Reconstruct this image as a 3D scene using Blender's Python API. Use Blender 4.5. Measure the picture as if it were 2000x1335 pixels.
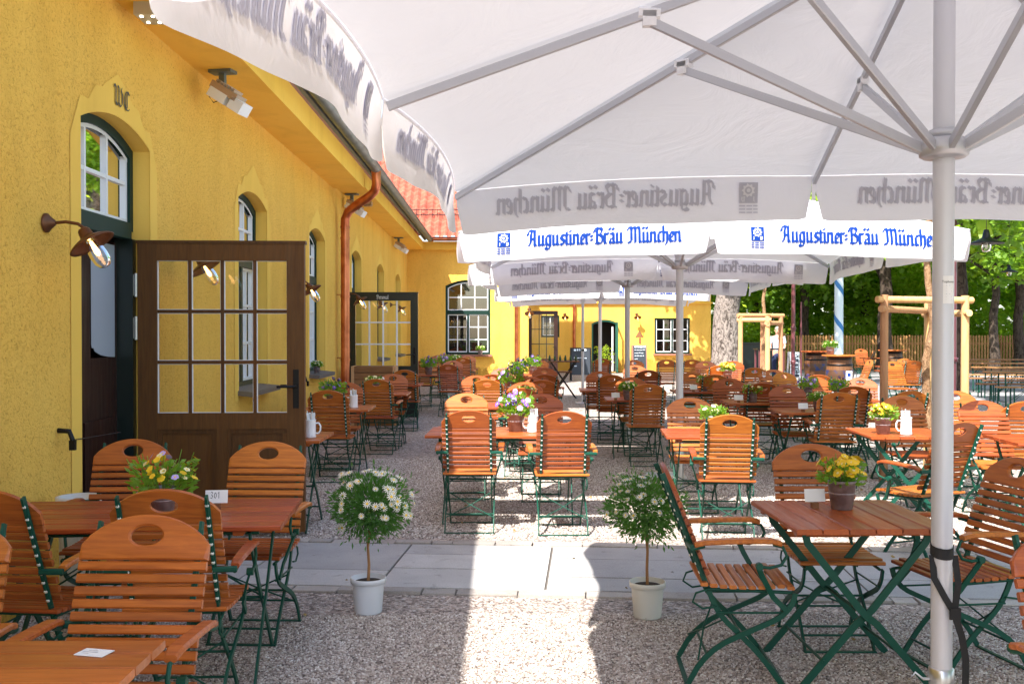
import bpy, math, random
from mathutils import Vector, Matrix
from math import sin, cos, pi, radians, sqrt, atan2, floor

for o in list(bpy.data.objects): bpy.data.objects.remove(o)
SC = bpy.context.scene
COL = SC.collection
rnd = random.Random(7)

# ------------------------------------------------------------------ camera, sky, sun, exposure
cam_d = bpy.data.cameras.new('camera'); cam = bpy.data.objects.new('camera', cam_d); COL.objects.link(cam)
cam.location = (0, 0, 1.6); cam.rotation_euler = (radians(90 - .648), 0, radians(-.737))
cam_d.lens = 35; cam_d.sensor_width = 36; cam_d.clip_start = .05; cam_d.clip_end = 2000
SC.camera = cam

RAY = Vector((.41, .70, -1)).normalized()          # direction in which the sunlight travels
sun_d = bpy.data.lights.new('sun', 'SUN'); sun = bpy.data.objects.new('sun', sun_d); COL.objects.link(sun)
sun_d.energy = 4.3; sun_d.angle = radians(.5); sun_d.color = (1, .95, .87)
sun.rotation_euler = RAY.to_track_quat('-Z', 'Y').to_euler(); sun.location = (-8, -6, 20)

W = bpy.data.worlds.new('World'); SC.world = W; W.use_nodes = True
wn = W.node_tree.nodes; wl = W.node_tree.links
bg = wn['Background']; sky = wn.new('ShaderNodeTexSky'); sky.sky_type = 'NISHITA'; sky.sun_disc = False
sky.sun_elevation = math.asin(-RAY.z); sky.sun_rotation = atan2(-RAY.x, -RAY.y); sky.dust_density = 1.6
wl.new(sky.outputs[0], bg.inputs[0]); bg.inputs[1].default_value = .15
SC.view_settings.view_transform = 'Standard'; SC.view_settings.look = 'None'
SC.view_settings.exposure = 1.55; SC.view_settings.gamma = 1

SC.render.engine = 'CYCLES'
SC.render.resolution_x = 1024; SC.render.resolution_y = 683
SC.cycles.max_bounces = 8; SC.cycles.diffuse_bounces = 4; SC.cycles.transparent_max_bounces = 16

# ------------------------------------------------------------------ materials
def mat(name, col, rough=.6, metal=0, spec=.5, coat=0, emit=None, es=1):
    m = bpy.data.materials.new(name); m.use_nodes = True
    b = m.node_tree.nodes['Principled BSDF']
    b.inputs['Base Color'].default_value = (*col, 1); b.inputs['Roughness'].default_value = rough
    b.inputs['Metallic'].default_value = metal; b.inputs['Specular IOR Level'].default_value = spec
    if coat: b.inputs['Coat Weight'].default_value = coat; b.inputs['Coat Roughness'].default_value = .25
    if emit: b.inputs['Emission Color'].default_value = (*emit, 1); b.inputs['Emission Strength'].default_value = es
    return m
def nt(m): return m.node_tree.nodes, m.node_tree.links, m.node_tree.nodes['Principled BSDF']
def coords(m, scale=(1, 1, 1), kind='Object'):
    n, l, b = nt(m); tc = n.new('ShaderNodeTexCoord'); mp = n.new('ShaderNodeMapping')
    mp.inputs['Scale'].default_value = scale; l.new(tc.outputs[kind], mp.inputs[0]); return mp.outputs[0]
def geo_pos(m, scale=(1, 1, 1)):
    n, l, b = nt(m); g = n.new('ShaderNodeNewGeometry'); mp = n.new('ShaderNodeMapping')
    mp.inputs['Scale'].default_value = scale; l.new(g.outputs['Position'], mp.inputs[0]); return mp.outputs[0]
def noise(m, vec, scale, detail=4, rough=.5, dist=0):
    n, l, b = nt(m); x = n.new('ShaderNodeTexNoise'); x.inputs['Scale'].default_value = scale
    x.inputs['Detail'].default_value = detail; x.inputs['Roughness'].default_value = rough; x.inputs['Distortion'].default_value = dist
    l.new(vec, x.inputs['Vector']); return x
def ramp(m, fac, stops):
    n, l, b = nt(m); r = n.new('ShaderNodeValToRGB'); e = r.color_ramp.elements
    while len(e) < len(stops): e.new(.5)
    for i, (p, c) in enumerate(stops): e[i].position = p; e[i].color = (*c, 1) if len(c) == 3 else c
    l.new(fac, r.inputs[0]); return r.outputs[0]
def bump(m, h, strength, dist=.01):
    n, l, b = nt(m); x = n.new('ShaderNodeBump'); x.inputs['Strength'].default_value = strength
    x.inputs['Distance'].default_value = dist; l.new(h, x.inputs['Height']); l.new(x.outputs[0], b.inputs['Normal']); return x
def mixc(m, f, a, c, mode='MIX'):
    n, l, b = nt(m); x = n.new('ShaderNodeMix'); x.data_type = 'RGBA'; x.blend_type = mode
    if isinstance(f, float): x.inputs[0].default_value = f
    else: l.new(f, x.inputs[0])
    for i, v in ((6, a), (7, c)):
        if isinstance(v, tuple): x.inputs[i].default_value = (*v, 1)
        else: l.new(v, x.inputs[i])
    return x.outputs[2]

def plaster(name, col, col2, strength, pock=True):
    m = mat(name, col, .92, spec=.15); n, l, b = nt(m); p = geo_pos(m)
    big = noise(m, p, .9, 4)
    c = ramp(m, big.outputs[0], [(.3, col), (.7, col2)])
    st = noise(m, geo_pos(m, (1.6, 1.6, .35)), 1.3, 6, .65, .6); c = mixc(m, 1.0, c, ramp(m, st.outputs[0], [(.34, (.92, .90, .88)), (.52, (1, 1, 1))]), 'MULTIPLY')
    sx = n.new('ShaderNodeSeparateXYZ'); l.new(p, sx.inputs[0]); dn = noise(m, p, 7, 5, .6); ad_ = n.new('ShaderNodeMath'); ad_.operation = 'MULTIPLY_ADD'; l.new(dn.outputs[0], ad_.inputs[0]); ad_.inputs[1].default_value = -.9; l.new(sx.outputs['Z'], ad_.inputs[2])
    c = mixc(m, 1.0, c, ramp(m, ad_.outputs[0], [(0, (.62, .58, .52)), (.12, (1, 1, 1))]), 'MULTIPLY')
    fine = noise(m, p, 52, 3, .55, .8)
    if pock:
        f = ramp(m, fine.outputs[0], [(.30, (.76, .68, .60)), (.44, (1, 1, 1))])
        c = mixc(m, 1.0, c, f, 'MULTIPLY')
        h = ramp(m, fine.outputs[0], [(.30, (0, 0, 0)), (.55, (1, 1, 1))])
    else: h = noise(m, p, 60, 3).outputs[0]
    l.new(c, b.inputs['Base Color']); bump(m, h, strength, .012 if pock else .004)
    return m
M = {}
M['plaster'] = plaster('rough_plaster', (.89, .51, .09), (.93, .575, .12), .6)
M['smooth'] = plaster('smooth_plaster', (.87, .54, .10), (.91, .58, .12), .3, False)
M['cornice'] = plaster('cornice_plaster', (.90, .53, .08), (.93, .565, .10), .25, False)
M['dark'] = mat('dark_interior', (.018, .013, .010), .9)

def woodmat(name, c1, c2, scale=(1, 1, 1), rough=.40, coat=.18, bs=.12, axis_noise=14):
    m = mat(name, c1, rough, coat=coat); n, l, b = nt(m); v = coords(m, scale)
    oi = n.new('ShaderNodeObjectInfo')
    a = n.new('ShaderNodeVectorMath'); a.operation = 'ADD'; l.new(v, a.inputs[0]); l.new(oi.outputs['Random'], a.inputs[1])
    x = noise(m, a.outputs[0], axis_noise, 5, .6, .6)
    c = ramp(m, x.outputs[0], [(.28, c1), (.72, c2)])
    b.inputs['Specular IOR Level'].default_value = .35
    h = n.new('ShaderNodeHueSaturation'); l.new(c, h.inputs['Color'])
    gi = n.new('ShaderNodeNewGeometry'); mr = n.new('ShaderNodeMapRange'); mr.inputs[3].default_value = .70; mr.inputs[4].default_value = 1.12
    l.new(oi.outputs['Random'], mr.inputs[0]); m2 = n.new('ShaderNodeMapRange'); m2.inputs[3].default_value = .80; m2.inputs[4].default_value = 1.18; l.new(gi.outputs['Random Per Island'], m2.inputs[0])
    mm = n.new('ShaderNodeMath'); mm.operation = 'MULTIPLY'; l.new(mr.outputs[0], mm.inputs[0]); l.new(m2.outputs[0], mm.inputs[1]); l.new(mm.outputs[0], h.inputs['Value'])
    m3 = n.new('ShaderNodeMapRange'); m3.inputs[3].default_value = .488; m3.inputs[4].default_value = .507; l.new(oi.outputs['Random'], m3.inputs[0]); l.new(m3.outputs[0], h.inputs['Hue'])
    wr = noise(m, a.outputs[0], 3.2, 6, .7, .4); rg = n.new('ShaderNodeMapRange'); rg.inputs[1].default_value = .35; rg.inputs[2].default_value = .65; rg.inputs[3].default_value = rough - .1; rg.inputs[4].default_value = rough + .22; l.new(wr.outputs[0], rg.inputs[0]); l.new(rg.outputs[0], b.inputs['Roughness'])
    l.new(h.outputs[0], b.inputs['Base Color']); bump(m, x.outputs[0], bs, .003)
    return m
M['chairwood'] = woodmat('oiled_chair_wood', (.29, .066, .011), (.54, .155, .023), (.35, 4, 4))
M['tablewood'] = woodmat('oiled_table_wood', (.33, .068, .011), (.48, .12, .019), (.5, 5, 5))
M['tablewood_y'] = woodmat('oiled_table_wood_lengthwise', (.32, .066, .012), (.45, .11, .020), (5, .5, 5))
M['doorwood'] = woodmat('brown_stained_door', (.085, .032, .005), (.14, .056, .009), (6, 6, .5), .5, .0, .08, 8)
M['darkdoor'] = woodmat('dark_red_brown_door', (.022, .007, .004), (.036, .011, .006), (6, 6, .5), .4, .2, .08, 8)
M['boxwood'] = woodmat('planter_wood', (.20, .085, .035), (.32, .15, .06), (.5, 5, 5), .7, 0, .3)
M['stakewood'] = woodmat('peeled_stake_wood', (.50, .27, .115), (.68, .40, .19), (5, 5, .6), .75, 0, .3, 6)
M['fencewood'] = woodmat('fence_wood', (.36, .17, .06), (.50, .26, .10), (4, 4, .5), .8, 0, .2, 5)
M['benchwood'] = woodmat('bench_wood', (.30, .13, .05), (.42, .20, .08), (.5, 5, 5), .6, .1, .1)
M['barrelwood'] = woodmat('barrel_wood', (.10, .042, .018), (.20, .085, .03), (4, 4, .5), .55, .1, .2, 6)
M['greensteel'] = mat('green_painted_steel', (.005, .066, .042), .5, spec=.3)
M['rivet'] = mat('galvanised_rivet', (.72, .76, .72), .35, .2)
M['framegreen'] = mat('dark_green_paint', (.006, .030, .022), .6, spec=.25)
M['framegreenlit'] = mat('sunlit_frame_green', (.012, .10, .062), .45)  # frame green made brighter for the rear door, sunlight put into the colour
M['blackgreen'] = mat('black_green_paint', (.006, .013, .011), .35, coat=.3)
M['white'] = mat('white_gloss_paint', (.78, .79, .82), .4)
M['alu'] = mat('anodised_aluminium', (.50, .51, .55), .38, .55)
M['pole'] = mat('powder_coated_pole', (.55, .56, .61), .42, .25)
M['zinc'] = mat('galvanised_steel', (.55, .56, .57), .32, .9)
M['copper'] = mat('copper', (.62, .20, .09), .32, .85)
n, l, b = nt(M['copper']); v = geo_pos(M['copper']); l.new(ramp(M['copper'], noise(M['copper'], v, 5, 4).outputs[0], [(.3, (.38, .10, .045)), (.7, (.70, .25, .12))]), b.inputs['Base Color'])
M['gutter'] = mat('weathered_zinc', (.16, .19, .19), .5, .5)
M['lampmetal'] = mat('aged_brown_metal', (.16, .07, .035), .45, .6)
M['iron'] = mat('black_iron', (.012, .011, .012), .4, .6)
M['strap'] = mat('black_webbing', (.012, .012, .014), .8)
M['paper'] = mat('white_card', (.80, .80, .80), .7)
M['ink'] = mat('ink', (.02, .02, .03), .7)
M['ceramic'] = mat('white_stoneware', (.80, .80, .82), .18, coat=.4)
M['plasticgrey'] = mat('grey_plastic_pot', (.66, .68, .73), .5)
M['plasticcream'] = mat('cream_plastic_pot', (.66, .65, .60), .5)
M['soil'] = mat('potting_soil', (.028, .016, .010), .95)
M['stem'] = mat('woody_stem', (.30, .15, .06), .8)
M['zincpot'] = mat('zinc_pot', (.33, .27, .28), .5, .3)
n, l, b = nt(M['zincpot']); v = coords(M['zincpot']); x = noise(M['zincpot'], v, 30, 4); l.new(ramp(M['zincpot'], x.outputs[0], [(.35, (.24, .18, .19)), (.7, (.42, .36, .37))]), b.inputs['Base Color'])
M['bluepaint'] = mat('blue_barrel_paint', (.012, .03, .13), .5)
n, l, b = nt(M['bluepaint']); v = coords(M['bluepaint']); x = noise(M['bluepaint'], v, 6, 5); l.new(ramp(M['bluepaint'], x.outputs[0], [(.40, (.010, .025, .11)), (.48, (.08, .036, .018))]), b.inputs['Base Color'])
M['polewhite'] = mat('maypole_white', (.62, .72, .80), .5)
M['poleblue'] = mat('maypole_blue', (.03, .18, .46), .5)
M['burgundy'] = mat('burgundy_paint', (.13, .035, .045), .4, coat=.2)
M['slate'] = mat('chalkboard', (.020, .028, .042), .7)
M['chalk'] = mat('chalk', (.62, .74, .86), .9)

M['sill'] = mat('clay_sill', (.30, .13, .09), .7)
M['stonesill'] = mat('stone_sill', (.13, .11, .10), .7)
M['skin'] = mat('skin', (.60, .33, .24), .6)
M['shirt'] = mat('pale_blue_shirt', (.55, .62, .75), .9)
M['navy'] = mat('navy_cloth', (.02, .03, .09), .9)
M['hair'] = mat('grey_hair', (.30, .25, .21), .9)
M['lamplight'] = mat('filament', (1, .6, .3), .5, emit=(1, .50, .16), es=3.5)
M['led'] = mat('led', (1, .95, .8), .5, emit=(1, .9, .65), es=5)
M['housing'] = mat('white_lamp_housing', (.78, .79, .82), .4)
M['tan'] = mat('tan_housing', (.42, .28, .17), .5)
M['glassgreen'] = mat('green_bottles', (.02, .08, .04), .15)
M['sticker'] = mat('sticker', (.72, .72, .72), .5)
M['metalcut'] = mat('cutlery_steel', (.6, .6, .62), .25, .9)

def glass(name, tint, fr=1.5, base=.06, rough=.02):
    m = bpy.data.materials.new(name); m.use_nodes = True; n = m.node_tree.nodes; l = m.node_tree.links
    n.remove(n['Principled BSDF']); out = n['Material Output']
    t = n.new('ShaderNodeBsdfTransparent'); t.inputs[0].default_value = (*tint, 1)
    g = n.new('ShaderNodeBsdfGlossy'); g.inputs['Roughness'].default_value = rough; g.inputs['Color'].default_value = (1, 1, 1, 1)
    f = n.new('ShaderNodeFresnel'); f.inputs[0].default_value = fr
    a = n.new('ShaderNodeMath'); a.operation = 'ADD'; a.inputs[1].default_value = base; l.new(f.outputs[0], a.inputs[0])
    mx = n.new('ShaderNodeMixShader'); l.new(a.outputs[0], mx.inputs[0]); l.new(t.outputs[0], mx.inputs[1]); l.new(g.outputs[0], mx.inputs[2])
    l.new(mx.outputs[0], out.inputs[0]); return m
M['glass'] = glass('window_glass', (.80, .84, .82), 1.5, .10)
M['doorglass'] = glass('door_glass', (.93, .95, .92), 1.45, .02)
M['lampglass'] = glass('lamp_glass', (.93, .93, .90), 1.45, .05)

def cloth(name, col, trans, wr=1.0):
    m = bpy.data.materials.new(name); m.use_nodes = True; n = m.node_tree.nodes; l = m.node_tree.links
    b = n['Principled BSDF']; out = n['Material Output']; b.inputs['Base Color'].default_value = (*col, 1); b.inputs['Roughness'].default_value = .85; b.inputs['Specular IOR Level'].default_value = .1
    t = n.new('ShaderNodeBsdfTranslucent'); t.inputs[0].default_value = (col[0] * .97, col[1] * .96, col[2], 1)
    v = coords(m, (1, 1, 1)); x = noise(m, v, 2.2, 5, .55, 1.5)
    bp = n.new('ShaderNodeBump'); bp.inputs['Strength'].default_value = .35 * wr; bp.inputs['Distance'].default_value = .05; l.new(x.outputs[0], bp.inputs['Height'])
    l.new(bp.outputs[0], b.inputs['Normal']); l.new(bp.outputs[0], t.inputs['Normal'])
    mx = n.new('ShaderNodeMixShader'); mx.inputs[0].default_value = trans
    l.new(b.outputs[0], mx.inputs[1]); l.new(t.outputs[0], mx.inputs[2]); l.new(mx.outputs[0], out.inputs[0]); return m
M['canvas'] = cloth('white_canvas', (.72, .73, .75), .14)
M['valance'] = cloth('white_valance_canvas', (.86, .86, .89), .28, .45)
M['blue'] = cloth('blue_print', (.010, .052, .30), .25, .3)
M['showthrough'] = cloth('grey_print_seen_through_cloth', (.64, .64, .70), .40, .3)
M['frosted'] = mat('frosted_pane', (.40, .44, .52), .35)

def leafmat(name, c1, c2, trans=.35):
    m = bpy.data.materials.new(name); m.use_nodes = True; n = m.node_tree.nodes; l = m.node_tree.links
    b = n['Principled BSDF']; out = n['Material Output']; b.inputs['Roughness'].default_value = .5
    v = geo_pos(m); x = noise(m, v, 1.6, 3); r = ramp(m, x.outputs[0], [(.3, c1), (.7, c2)])
    l.new(r, b.inputs['Base Color']); t = n.new('ShaderNodeBsdfTranslucent')
    br = n.new('ShaderNodeMix'); br.data_type = 'RGBA'; br.blend_type = 'MULTIPLY'; br.inputs[0].default_value = 1
    l.new(r, br.inputs[6]); br.inputs[7].default_value = (2.6, 2.2, .7, 1); l.new(br.outputs[2], t.inputs[0])
    mx = n.new('ShaderNodeMixShader'); mx.inputs[0].default_value = trans
    l.new(b.outputs[0], mx.inputs[1]); l.new(t.outputs[0], mx.inputs[2]); l.new(mx.outputs[0], out.inputs[0]); return m
M['leaf'] = leafmat('chestnut_leaves', (.09, .20, .02), (.20, .34, .05), .52)
M['leafb'] = leafmat('fresh_leaves', (.14, .26, .025), (.28, .42, .06), .55)
M['daisyleaf'] = leafmat('daisy_leaves', (.035, .13, .025), (.08, .21, .045), .35)
M['pansyleaf'] = leafmat('pansy_leaves', (.10, .24, .03), (.20, .38, .05), .4)
M['petalwhite'] = mat('white_petals', (.82, .80, .72), .7)
M['petalyellow'] = mat('yellow_petals', (.85, .55, .02), .7)
M['petalviolet'] = mat('violet_petals', (.16, .07, .42), .7)
M['petallilac'] = mat('lilac_petals', (.48, .36, .70), .7)
M['petalcream2'] = mat('dry_leaf', (.30, .20, .07), .9)
M['petalcream'] = mat('cream_petals', (.82, .74, .40), .7)

def barkmat(name, c1, c2, s=1.0):
    m = mat(name, c1, .95, spec=.1); n, l, b = nt(m); v = coords(m, (2.4 * s, 2.4 * s, 1.3 * s)); x = noise(m, v, 4, 7, .65, 1.2)
    l.new(ramp(m, x.outputs[0], [(.38, c1), (.55, c2)]), b.inputs['Base Color']); bump(m, x.outputs[0], 1, .08); return m
M['bark'] = barkmat('grey_bark', (.060, .048, .042), (.31, .265, .24))
M['bark2'] = barkmat('dark_bark', (.035, .025, .020), (.10, .075, .058))
M['bark3'] = barkmat('tan_young_bark', (.26, .14, .07), (.42, .26, .15), 2)

# ground materials
m = mat('gravel', (.4, .34, .30), .95, spec=.2); n, l, b = nt(m); v = geo_pos(m)
vo = n.new('ShaderNodeTexVoronoi'); vo.inputs['Scale'].default_value = 78; l.new(v, vo.inputs['Vector'])
vo2 = n.new('ShaderNodeTexVoronoi'); vo2.inputs['Scale'].default_value = 34; l.new(v, vo2.inputs['Vector'])
sep = n.new('ShaderNodeSeparateColor'); l.new(vo.outputs['Color'], sep.inputs[0])
sep2 = n.new('ShaderNodeSeparateColor'); l.new(vo2.outputs['Color'], sep2.inputs[0])
c = ramp(m, sep.outputs[0], [(0, (.15, .125, .11)), (.3, (.33, .275, .245)), (.6, (.46, .40, .36)), (.85, (.57, .51, .47)), (1, (.74, .70, .67))])
c2 = ramp(m, sep2.outputs[1], [(0, (.62, .60, .60)), (.5, (1, 1, 1)), (1, (1.18, 1.12, 1.08))])
c = mixc(m, 1.0, c, c2, 'MULTIPLY')
big = noise(m, v, .6, 4); c = mixc(m, 1.0, c, ramp(m, big.outputs[0], [(.3, (.80, .80, .83)), (.7, (1.12, 1.08, 1.04))]), 'MULTIPLY')
l.new(c, b.inputs['Base Color'])
ad = n.new('ShaderNodeMath'); ad.operation = 'ADD'; l.new(vo.outputs['Distance'], ad.inputs[0]); l.new(vo2.outputs['Distance'], ad.inputs[1])
iv = n.new('ShaderNodeMath'); iv.operation = 'SUBTRACT'; iv.inputs[0].default_value = 1; l.new(ad.outputs[0], iv.inputs[1])
bump(m, iv.outputs[0], .9, .012); M['gravel'] = m
def stone(name, a, c):
    m = mat(name, a, .8, spec=.3); n, l, b = nt(m); v = geo_pos(m); x = noise(m, v, 2.2, 6, .6); y = noise(m, v, 140, 2)
    cc = mixc(m, 1.0, ramp(m, x.outputs[0], [(.3, a), (.7, c)]), ramp(m, y.outputs[0], [(.3, (.82, .82, .82)), (.7, (1.12, 1.12, 1.12))]), 'MULTIPLY')
    gi = n.new('ShaderNodeNewGeometry'); cc = mixc(m, 1.0, cc, ramp(m, gi.outputs['Random Per Island'], [(0, (.80, .80, .81)), (1, (1.14, 1.13, 1.12))]), 'MULTIPLY')
    z = noise(m, v, 9, 6, .7, .5); cc = mixc(m, 1.0, cc, ramp(m, z.outputs[0], [(.32, (.72, .70, .68)), (.42, (1, 1, 1))]), 'MULTIPLY')
    l.new(cc, b.inputs['Base Color']); bump(m, y.outputs[0], .25, .003); return m
M['paver'] = stone('granite_slab', (.37, .36, .355), (.47, .455, .445))
M['kerb'] = stone('rough_kerb_stone', (.30, .27, .25), (.46, .42, .38))
M['soil2'] = mat('joint_grit', (.12, .105, .09), .95)
M['asphalt'] = stone('pale_asphalt', (.26, .25, .26), (.34, .33, .34))
m = mat('clay_tiles', (.55, .16, .10), .75); n, l, b = nt(m); v = geo_pos(m); x = noise(m, v, 4, 5)
l.new(ramp(m, x.outputs[0], [(.3, (.30, .060, .034)), (.7, (.52, .135, .078))]), b.inputs['Base Color']); M['tiles'] = m
m = mat('meadow', (.08, .14, .02), .95); n, l, b = nt(m); v = geo_pos(m); x = noise(m, v, 1.2, 6)
l.new(ramp(m, x.outputs[0], [(.3, (.04, .09, .012)), (.7, (.15, .20, .03))]), b.inputs['Base Color']); bump(m, x.outputs[0], 1, .2); M['grass'] = m

# ------------------------------------------------------------------ mesh builder
class MB:
    def __init__(s): s.v = []; s.f = []; s.m = []; s.s = []
    def add(s, vs, fs, mi=0, sm=False):
        o = len(s.v); s.v += [tuple(p) for p in vs]
        for f in fs: s.f.append(tuple(o + i for i in f)); s.m.append(mi); s.s.append(sm)
    def box(s, c, d, R=None, mi=0):
        c = Vector(c); x, y, z = d[0] / 2, d[1] / 2, d[2] / 2
        vs = [Vector((sx * x, sy * y, sz * z)) for sz in (-1, 1) for sx, sy in ((-1, -1), (1, -1), (1, 1), (-1, 1))]
        if R: vs = [R @ p for p in vs]
        s.add([c + p for p in vs], [(3, 2, 1, 0), (4, 5, 6, 7), (0, 1, 5, 4), (1, 2, 6, 5), (2, 3, 7, 6), (3, 0, 4, 7)], mi)
    def bar(s, p0, p1, w, h, ref=(0, 0, 1), ch=.25, mi=0):
        """chamfered bar: w across, h along ref"""
        p0 = Vector(p0); p1 = Vector(p1); d = (p1 - p0).normalized(); r = Vector(ref)
        a = d.cross(r)
        if a.length < 1e-4: a = d.cross(Vector((1, 0, 0)))
        a.normalize(); u = a.cross(d).normalized(); c = min(w, h) * ch
        pr = [(-w/2 + c, -h/2), (w/2 - c, -h/2), (w/2, -h/2 + c), (w/2, h/2 - c), (w/2 - c, h/2), (-w/2 + c, h/2), (-w/2, h/2 - c), (-w/2, -h/2 + c)]
        vs = [p + a * x + u * y for p in (p0, p1) for x, y in pr]
        s.add(vs, [(i, (i + 1) % 8, 8 + (i + 1) % 8, 8 + i) for i in range(8)] + [tuple(range(7, -1, -1)), tuple(range(8, 16))], mi)
    def tube(s, pts, r, n=8, mi=0, cap=True, flat=None):
        """round tube; flat=(axis vector, w, h) gives a flat strip section instead"""
        P = [Vector(p) for p in pts]; k = len(P); rr = r if isinstance(r, (list, tuple)) else [r] * k
        T = []
        for i in range(k): T.append(((P[min(i + 1, k - 1)] - P[max(i - 1, 0)])).normalized())
        ref = Vector(flat[0]) if flat else (Vector((0, 0, 1)) if abs(T[0].z) < .9 else Vector((1, 0, 0)))
        vs = []; u = None
        for i in range(k):
            if flat: a = (ref - T[i] * ref.dot(T[i])).normalized()
            else:
                a = (ref - T[i] * ref.dot(T[i])) if u is None else (u - T[i] * u.dot(T[i]))
                a.normalize(); u = a
            b_ = T[i].cross(a)
            if flat:
                w, h = flat[1] / 2, flat[2] / 2; vs += [P[i] + a * x * w + b_ * y * h for x, y in ((-1, -1), (1, -1), (1, 1), (-1, 1))]
            else: vs += [P[i] + (a * cos(2 * pi * j / n) + b_ * sin(2 * pi * j / n)) * rr[i] for j in range(n)]
        if flat: n = 4
        fs = [(i * n + j, i * n + (j + 1) % n, (i + 1) * n + (j + 1) % n, (i + 1) * n + j) for i in range(k - 1) for j in range(n)]
        s.add(vs, fs, mi, not flat)
        if cap: s.add(vs[:n], [tuple(range(n - 1, -1, -1))], mi); s.add(vs[-n:], [tuple(range(n))], mi)
    def lathe(s, prof, n=24, c=(0, 0, 0), R=None, mi=0, sm=True):
        c = Vector(c); vs = []
        for r, z in prof:
            for j in range(n):
                p = Vector((r * cos(2 * pi * j / n), r * sin(2 * pi * j / n), z)); vs.append(c + (R @ p if R else p))
        k = len(prof)
        s.add(vs, [(i * n + j, i * n + (j + 1) % n, (i + 1) * n + (j + 1) % n, (i + 1) * n + j) for i in range(k - 1) for j in range(n)], mi, sm)
        for i in (0, k - 1):
            if prof[i][0] > 1e-4: s.add(vs[i * n:(i + 1) * n], [tuple(range(n))], mi)
    def sheet(s, g, mi=0, sm=True):
        """g: 2-D list of points"""
        a = len(g); b_ = len(g[0]); vs = [p for r in g for p in r]
        s.add(vs, [(i * b_ + j, (i + 1) * b_ + j, (i + 1) * b_ + j + 1, i * b_ + j + 1) for i in range(a - 1) for j in range(b_ - 1)], mi, sm)
    def build(s, name, mats, parent=None, loc=None):
        me = bpy.data.meshes.new(name); me.from_pydata([tuple(p) for p in s.v], [], s.f)
        if not isinstance(mats, (list, tuple)): mats = [mats]
        for q in mats: me.materials.append(q if not isinstance(q, str) else M[q])
        me.polygons.foreach_set('material_index', s.m); me.polygons.foreach_set('use_smooth', s.s); me.update()
        o = bpy.data.objects.new(name, me); COL.objects.link(o)
        if parent is not None: o.parent = parent
        if loc is not None: o.location = loc
        return o
def empty(name, loc=(0, 0, 0), rz=0):
    o = bpy.data.objects.new(name, None); COL.objects.link(o); o.location = loc; o.rotation_euler = (0, 0, radians(rz)); o.empty_display_size = .1; return o
def tag(o, label=None, cat=None, group=None, kind=None):
    if label: o['label'] = label
    if cat: o['category'] = cat
    if group: o['group'] = group
    if kind: o['kind'] = kind
    return o
def struct(o): o['kind'] = 'structure'; return o
def copy_tree(o, parent=None):
    c = o.copy(); COL.objects.link(c)
    if parent is not None: c.parent = parent
    for ch in [x for x in KIDS.get(o.name, [])]: copy_tree(ch, c)
    return c
KIDS = {}
def freeze(o):
    """remember a prototype's children so that copying stays fast"""
    def rec(x):
        KIDS[x.name] = [c for c in ALLC.get(x.name, [])]
        for c in KIDS[x.name]: rec(c)
    ALLC = {}
    for x in COL.objects:
        if x.parent: ALLC.setdefault(x.parent.name, []).append(x)
    rec(o)
class Proto:
    def __init__(s, root): s.root = root; s.used = False; freeze(root)
    def put(s, x, y, z=0, rz=0, label=None, group=None, scale=None):
        o = copy_tree(s.root) if s.used else s.root; s.used = True
        o.location = (x, y, z); o.rotation_euler = (0, 0, radians(rz))
        if label: o['label'] = label
        if group: o['group'] = group
        if scale: o.scale = (scale,) * 3
        return o
    def drop(s):
        if not s.used:
            def rec(x):
                for c in KIDS.get(x.name, []): rec(c)
                bpy.data.objects.remove(x)
            rec(s.root)

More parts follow.
